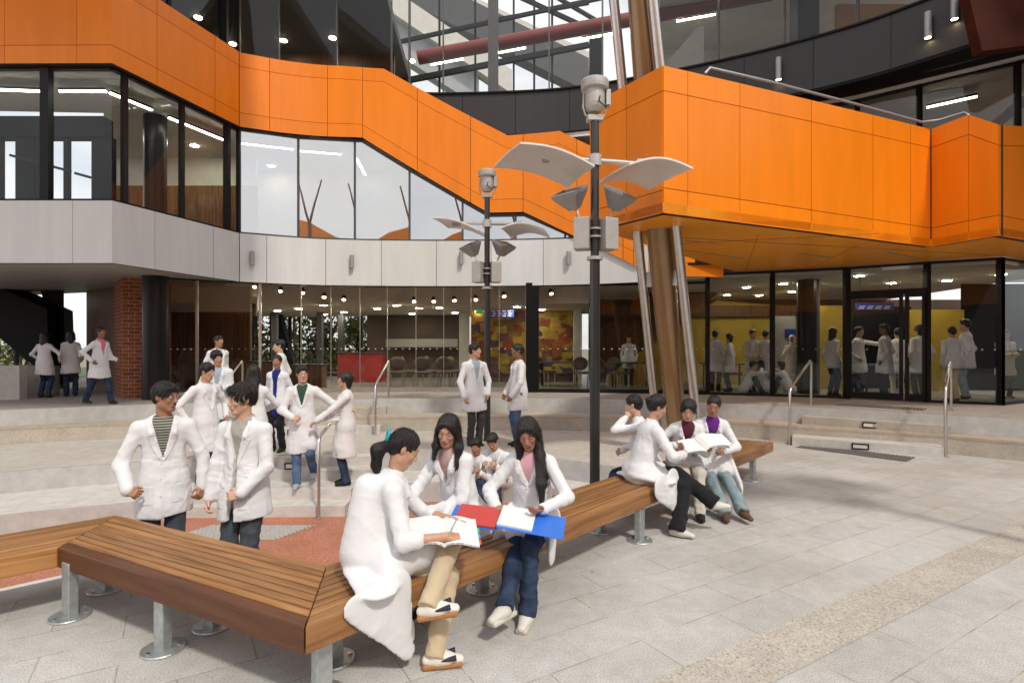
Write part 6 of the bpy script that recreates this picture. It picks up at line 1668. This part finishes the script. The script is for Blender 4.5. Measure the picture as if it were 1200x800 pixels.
person('woman in pale jeans, sandals and purple top holding loose papers on the bench', (2.26,6.38,0), (-.12,-1), 1.61, False, pelvis=.51, lean=19, head=(-16,20,-12), LH=(-.08,.38,.66), RH=(.12,.42,.66), LE=(-.8,-.3,-.5), RE=(.8,-.3,-.5), LF=(-.20,.74,.07), RF=(-.02,.68,.07), footL=(-.3,.95,0), footR=(.1,1,0), handR=dict(d=(-.3,.8,.3), n=(0,-.6,-.8), t=(0,1,0), curl=.5), trousers='pale', shoes='tan', hair='pony', skin='brown', seed=61, look=.8, smile=.4, seat_coat=True, shirt='purple', vneck=.16, flare=1.2,
  coat_extra=[('cap',(-.20,.08,.52),(-.27,.26,.24),.10,.10,.06,(1,0,0),.35)], **F4)
person('woman in dark jeans half hidden behind the bun-haired woman, hand raised to her face', (1.49,6.02,0), (-.80,.10), 1.60, False, pelvis=.52, lean=15, head=(-20,14,0), LH=(-.03,.24,1.04), RH=(.08,.30,.64), LE=(-.8,.2,-.8), RE=(.8,-.3,-.5), LF=(-.08,.50,-.0), RF=(.10,.52,-.0), trousers='navy', shoes='black', hair='pony', skin='fair', seed=63, seat_coat=True, coat_extra=[('cap',(.10,-.02,.50),(.22,.10,.46),.12,.12,.06,(0,0,1),.3)], **F4)
# --- three women in the recess at the left
person('woman in boots with her back turned, leftmost in the dark recess', (-10.75,12.75,.6), (-.05,1), 1.50, False, LH=(-.20,.16,.86), RH=(.22,.18,.86), LE=(-1,-.4,0), RE=(1,-.4,0), trousers='navy', shoes='brown', hair='long', skin='brown', seed=65, hem=.52, **M)
person('woman with dark hair in profile in front of the timber wall of the recess', (-10.5,13.2,.6), (-.55,.75), 1.55, False, LH=(-.12,.22,.92), RH=(.2,.16,.86), trousers='navy', shoes='black', hair='long', skin='brown', seed=67, hem=.52, **M)
person('woman with a pink scarf striding right beside the brick pier', (-8.45,11.35,.6), (.93,-.2), 1.57, False, lean=4, LH=(-.16,.28,.90), RH=(.24,.10,.90), RE=(1,-.6,0), LF=(-.08,.22,.075), RF=(.08,-.25,.10), trousers='navy', shoes='black', hair='pony', skin='dark', seed=69, shirt='scarf', hood=True, hem=.50, **M)
# --- people behind the glass at the right
FR = dict(res=.024)
G = 'people behind the right-hand glazing'
def inside(px, y, h, label, **kw):
    return person(label, (xat(px, y), y, .606), kw.pop('face'), h, kw.pop('male', True), group=None, **{**FR, **kw})
inside(838, 14.5, 1.58, 'man behind the glass with his back to the leftmost black mullion', face=(.5,.8), trousers='black', seed=71)
inside(855, 14.4, 1.50, 'woman behind the glass with dark hair, inside beside the leftmost black mullion', face=(-.8,.5), male=False, hair='bob', trousers='black', seed=73)
inside(882, 14.3, 1.60, 'man in a cream coat standing behind the glass facing out', face=(0,-1), coat='cream', trousers='black', skin='tan', seed=75, LH=(-.1,.24,.9), RH=(.12,.22,.9))
inside(897, 14.2, 1.58, 'person in a white coat behind the glass, left of the mullion near the handrail', face=(.8,.5), trousers='cream', seed=77)
inside(928, 14.4, 1.46, 'person with a pale headscarf behind the glass', face=(-.3,-.9), male=False, hair='scarf', haircol=SH['white'], coat='cream', trousers='cream', seed=79, LH=(-.1,.24,1.1), RH=(.12,.22,1.1))
inside(976, 13.2, 1.62, 'woman with long black hair behind the glass beside the door frame', face=(.75,.2), male=False, hair='long', trousers='navy', seed=81, hem=.62)
inside(1006, 13.1, 1.64, 'man behind the glass door with his arm stretched out to the right', face=(.5,-.7), trousers='navy', seed=83, LH=(-.2,.58,1.2), RH=(.25,.1,.9))
inside(1037, 12.6, 1.68, 'man in a white coat behind the glass door, back half turned', face=(-.45,.5), head=(35,0,0), trousers='black', skin='dark', seed=85, sleeve=.85)
inside(1052, 13.2, 1.60, 'person in pale trousers right behind the man at the glass door', face=(.3,.8), trousers='cream', seed=87)
inside(1078, 12.6, 1.66, 'person in a white coat behind the narrow door leaf', face=(0,1), trousers='dkgrey', hair='bob', seed=89)
inside(1116, 11.95, 1.60, 'man in khaki trousers with his back to the glass, right of the doors', face=(.1,1), trousers='khaki', seed=91, hem=.66, flare=1.2)
inside(1132, 12.5, 1.78, 'taller man in a white coat behind the man in khaki trousers', face=(-.6,.7), trousers='pale', seed=93, hem=.56)
inside(1178, 12.6, 1.56, 'person in a cream coat standing alone behind the rightmost pane', face=(-.1,-1), coat='cream', trousers='black', seed=95, LH=(-.06,.28,1.0), RH=(.1,.28,1.0))
def sit_in(px, y, label, face, **kw):
    return person(label, (xat(px, y), y, .606), face, 1.55, kw.pop('male', True), pelvis=.12, lean=24, LF=(-.12,.34,.08), RF=(.12,.40,.08), LK=(0,.2,1), RK=(0,.2,1), LH=(-.1,.40,.62), RH=(.12,.40,.62), seat_coat=True, **{**FR, **kw})
sit_in(872, 13.85, 'person sitting on the floor behind the glass holding something up to the face', (.8,-.3), trousers='navy', seed=97)
sit_in(895, 13.8, 'long-haired person sitting on the floor with their back against the glass', (.1,1), male=False, hair='long', trousers='navy', seed=99)
sit_in(926, 13.6, 'person sitting on the floor behind the glass, right of the mullion by the handrail', (-.6,.6), male=False, hair='bob', trousers='navy', seed=101)
inside(737, 16.5, 1.5, 'faint figure deep inside near the mustard stair flank', face=(-.2,-.9), trousers='dkgrey', seed=103)

# --- things in their hands
# open book of the ponytailed woman
bk = empty('open_book', (-.40,3.24,.715), R(10), 'thick open book with coloured page tabs on the lap of the ponytailed woman', 'book')
def leafs(n, x0, x1, d, z0, lift, up=0):
    m = MB(); cols = 8; top = []; 
    for i in range(cols+1):
        f = i/cols; x = x0+(x1-x0)*f; z = z0+lift*math.sin(math.pi*min(1, f*1.1)**.7)
        top.append((x, z))
    vs = [(x, -d, z) for x, z in top]+[(x, d, z) for x, z in top]+[(x, -d, z-.012) for x, z in top]+[(x, d, z-.012) for x, z in top]
    k = cols+1; fs = []
    s = 1 if x1 > x0 else -1
    for i in range(cols):
        q = [(i, i+1, i+1+k, i+k), (i+2*k, i+3*k, i+1+3*k, i+1+2*k), (i, i+2*k, i+1+2*k, i+1), (i+k, i+1+k, i+1+3*k, i+3*k)]
        fs += q if s > 0 else [f[::-1] for f in q]
    fs += [(cols, cols+2*k, cols+3*k, cols+k) if s > 0 else (cols+k, cols+3*k, cols+2*k, cols)]
    return m.add(vs, fs, 0, False)
def book_parts(t, w, d):
    def texty():
        if 'printed_page' in bpy.data.materials: return bpy.data.materials['printed_page']
        m, nt = mat('printed_page'); b = pbsdf(nt, (.8,.8,.78), .7, 0, .2)
        wv = N(nt, 'ShaderNodeTexWave'); wv.bands_direction = 'Y'; wv.inputs['Scale'].default_value = 28; wv.inputs['Distortion'].default_value = 0
        tc = N(nt, 'ShaderNodeTexCoord'); L(nt, tc.outputs['Object'], wv.inputs['Vector'])
        n = noise_vec(nt, 60, 2, .6, (1,4,1), coord='obj'); mm = N(nt, 'ShaderNodeMath', operation='MULTIPLY'); L(nt, wv.outputs[0], mm.inputs[0]); L(nt, n.outputs[0], mm.inputs[1])
        L(nt, ramp(nt, mm.outputs[0], [(.38, (.80,.80,.78)), (.5, (.52,.52,.53))]), b.inputs['Base Color']); return m
    pm = texty()
    leafs(0, 0, w, d, 0, .022).build('right_pages', pm, t); leafs(0, 0, -w, d, 0, .022).build('left_pages', pm, t)
    return t
book_parts(bk, .20, .14); bk.rotation_euler = (R(14), R(4), R(10))
for j, c in enumerate(((.7,.1,.05),(.05,.35,.5),(.1,.45,.15))):
    MB().b2(.198,.212,-.12+.06*j,-.075+.06*j,-.004,.0).build('page_tab', simple('page_tab_%s' % ('red','blue','green')[j], c, .6, var=0), bk)
pn = MB().tube([(0,0,0),(.05,.06,.09)], .004, 8).build('pen', 'grey_fit'); pn.location = (-.36,3.12,.73); tag(pn, 'thin pen in the hand of the ponytailed woman', 'pen')
# blue ring binder with red sheets
bd = empty('ring_binder', (-.08,3.68,.645), R(-8), 'open blue ring binder with red and white sheets held by the long-haired woman', 'binder')
BLUE = simple('blue_plastic', (.03,.16,.62), .35, var=.03); REDP = simple('red_paper', (.50,.055,.045), .6, var=.04)
def slab(name, c, half, rx, ry, m, parent):
    M_ = Matrix.Rotation(ry, 3, 'Y') @ Matrix.Rotation(rx, 3, 'X')
    return MB().box(c, half, [M_ @ Vector(v) for v in ((1,0,0),(0,1,0),(0,0,1))], 0, .001).build(name, m, parent)
slab('cover', (-.165,0,.012), (.165,.135,.0025), R(12), R(4), BLUE, bd); slab('cover', (.215,-.01,-.005), (.215,.135,.0025), R(12), R(8), BLUE, bd)
slab('red_sheets', (-.15,.0,.022), (.14,.125,.007), R(12), R(4), REDP, bd); slab('white_sheets', (.115,.0,.018), (.115,.125,.009), R(12), R(8), bpy.data.materials['printed_page'], bd)
rg_ = MB()
for y in (-.07, .07): rg_.tube([(.0,y,.0),(-.012,y,.028+y*.35),(.0,y,.042+y*.35),(.014,y,.028+y*.35),(.004,y,.0)], .003, 6)
rg_.build('rings', 'silver', bd)
# curled papers of the far group
pp = empty('loose_papers', (1.97,5.78,.76), R(10), 'curling loose white papers held by the two women at the far end of the bench', 'papers')
for k in range(3):
    m = leafs(0, -.02, .30-.02*k, .105, .01*k, .05+.01*k); o = m.build('sheet', 'paper', pp); o.rotation_euler = (R(25), R(-12+8*k), R(8*k)); 
o = leafs(0, .02, -.22, .105, 0, .02).build('sheet', 'paper', pp); o.rotation_euler = (R(25), 0, 0)
# hair band of the ponytail, wristband of the man with the moustache
def on_person(J, mb, name, m):
    o = mb.build(name, m, J['root']); return o
def ring(c, ax, r1, r2):
    ax = Vector(ax).normalized(); X = ax.orthogonal().normalized(); Y = ax.cross(X); c = Vector(c)
    return MB().tube([c+X*r1*math.cos(a)+Y*r1*math.sin(a) for a in [2*math.pi*i/18 for i in range(19)]], r2, 8)
hc, hf, hr, hu, sc = [JP[k] for k in ('hc','hf','hr','hu','sc')]
p0 = hc+(hf*-.135+hu*.02)*sc; on_person(JP, ring(p0, -hf-hu*.3, .034, .009), 'hair_band', simple('turquoise_band', (.02,.35,.42), .5, var=0))
wr, el = JM['wrR'], JM['elR']; on_person(JM, ring(wr-(wr-el)*.0+(wr-el)/np.linalg.norm(wr-el)*.0, wr-el, .034, .007), 'wristband', simple('blue_wristband', (.02,.08,.55), .5, var=0))
# ================================================================ light and camera
SUN = Vector((.43, -.74, 1.0)).normalized()
w = bpy.data.worlds.new('World'); SC.world = w; w.use_nodes = True; nt = w.node_tree
for n in list(nt.nodes): nt.nodes.remove(n)
out = N(nt, 'ShaderNodeOutputWorld'); bg = N(nt, 'ShaderNodeBackground'); bg.inputs[1].default_value = .15
sky = N(nt, 'ShaderNodeTexSky'); sky.sky_type = 'NISHITA'; sky.sun_disc = False
sky.sun_elevation = math.asin(SUN.z); sky.sun_rotation = math.atan2(SUN.x, SUN.y); sky.air_density = 1.0; sky.dust_density = 2.0
# broken high cloud
tc = N(nt, 'ShaderNodeTexCoord'); mp = N(nt, 'ShaderNodeMapping'); mp.inputs['Scale'].default_value = (1,1,2.6); L(nt, tc.outputs['Generated'], mp.inputs[0])
cn = N(nt, 'ShaderNodeTexNoise'); cn.inputs['Scale'].default_value = 2.2; cn.inputs['Detail'].default_value = 7; cn.inputs['Roughness'].default_value = .55; L(nt, mp.outputs[0], cn.inputs['Vector'])
cf = ramp(nt, cn.outputs[0], [(.32, (.45,.45,.45)), (.56, (.97,.97,.97))])
cl = mixc(nt, cf, sky.outputs[0], (7.6, 7.65, 7.8))
L(nt, cl, bg.inputs[0]); L(nt, bg.outputs[0], out.inputs[0])
sd = bpy.data.lights.new('sun', 'SUN'); sd.energy = 2.1; sd.angle = R(5); sd.color = (1.0, .935, .83)
so = bpy.data.objects.new('sun', sd); COL.objects.link(so); so.rotation_euler = SUN.to_track_quat('Z', 'Y').to_euler()
cd = bpy.data.cameras.new('camera'); cam = bpy.data.objects.new('camera', cd); COL.objects.link(cam); SC.camera = cam
cam.location = (0, 0, H); cam.rotation_euler = (R(90), 0, 0); cd.sensor_width = 36; cd.lens = 36*FP/1200; cd.shift_y = (YH-400)/1200
cd.clip_end = 2000; cd.clip_start = .05
SC.view_settings.view_transform = 'Standard'; SC.view_settings.look = 'None'; SC.view_settings.exposure = 0.12; SC.view_settings.gamma = 1
SC.render.engine = 'CYCLES'
SC.cycles.max_bounces = 8; SC.cycles.transparent_max_bounces = 16; SC.cycles.sample_clamp_indirect = 4; SC.cycles.caustics_reflective = False
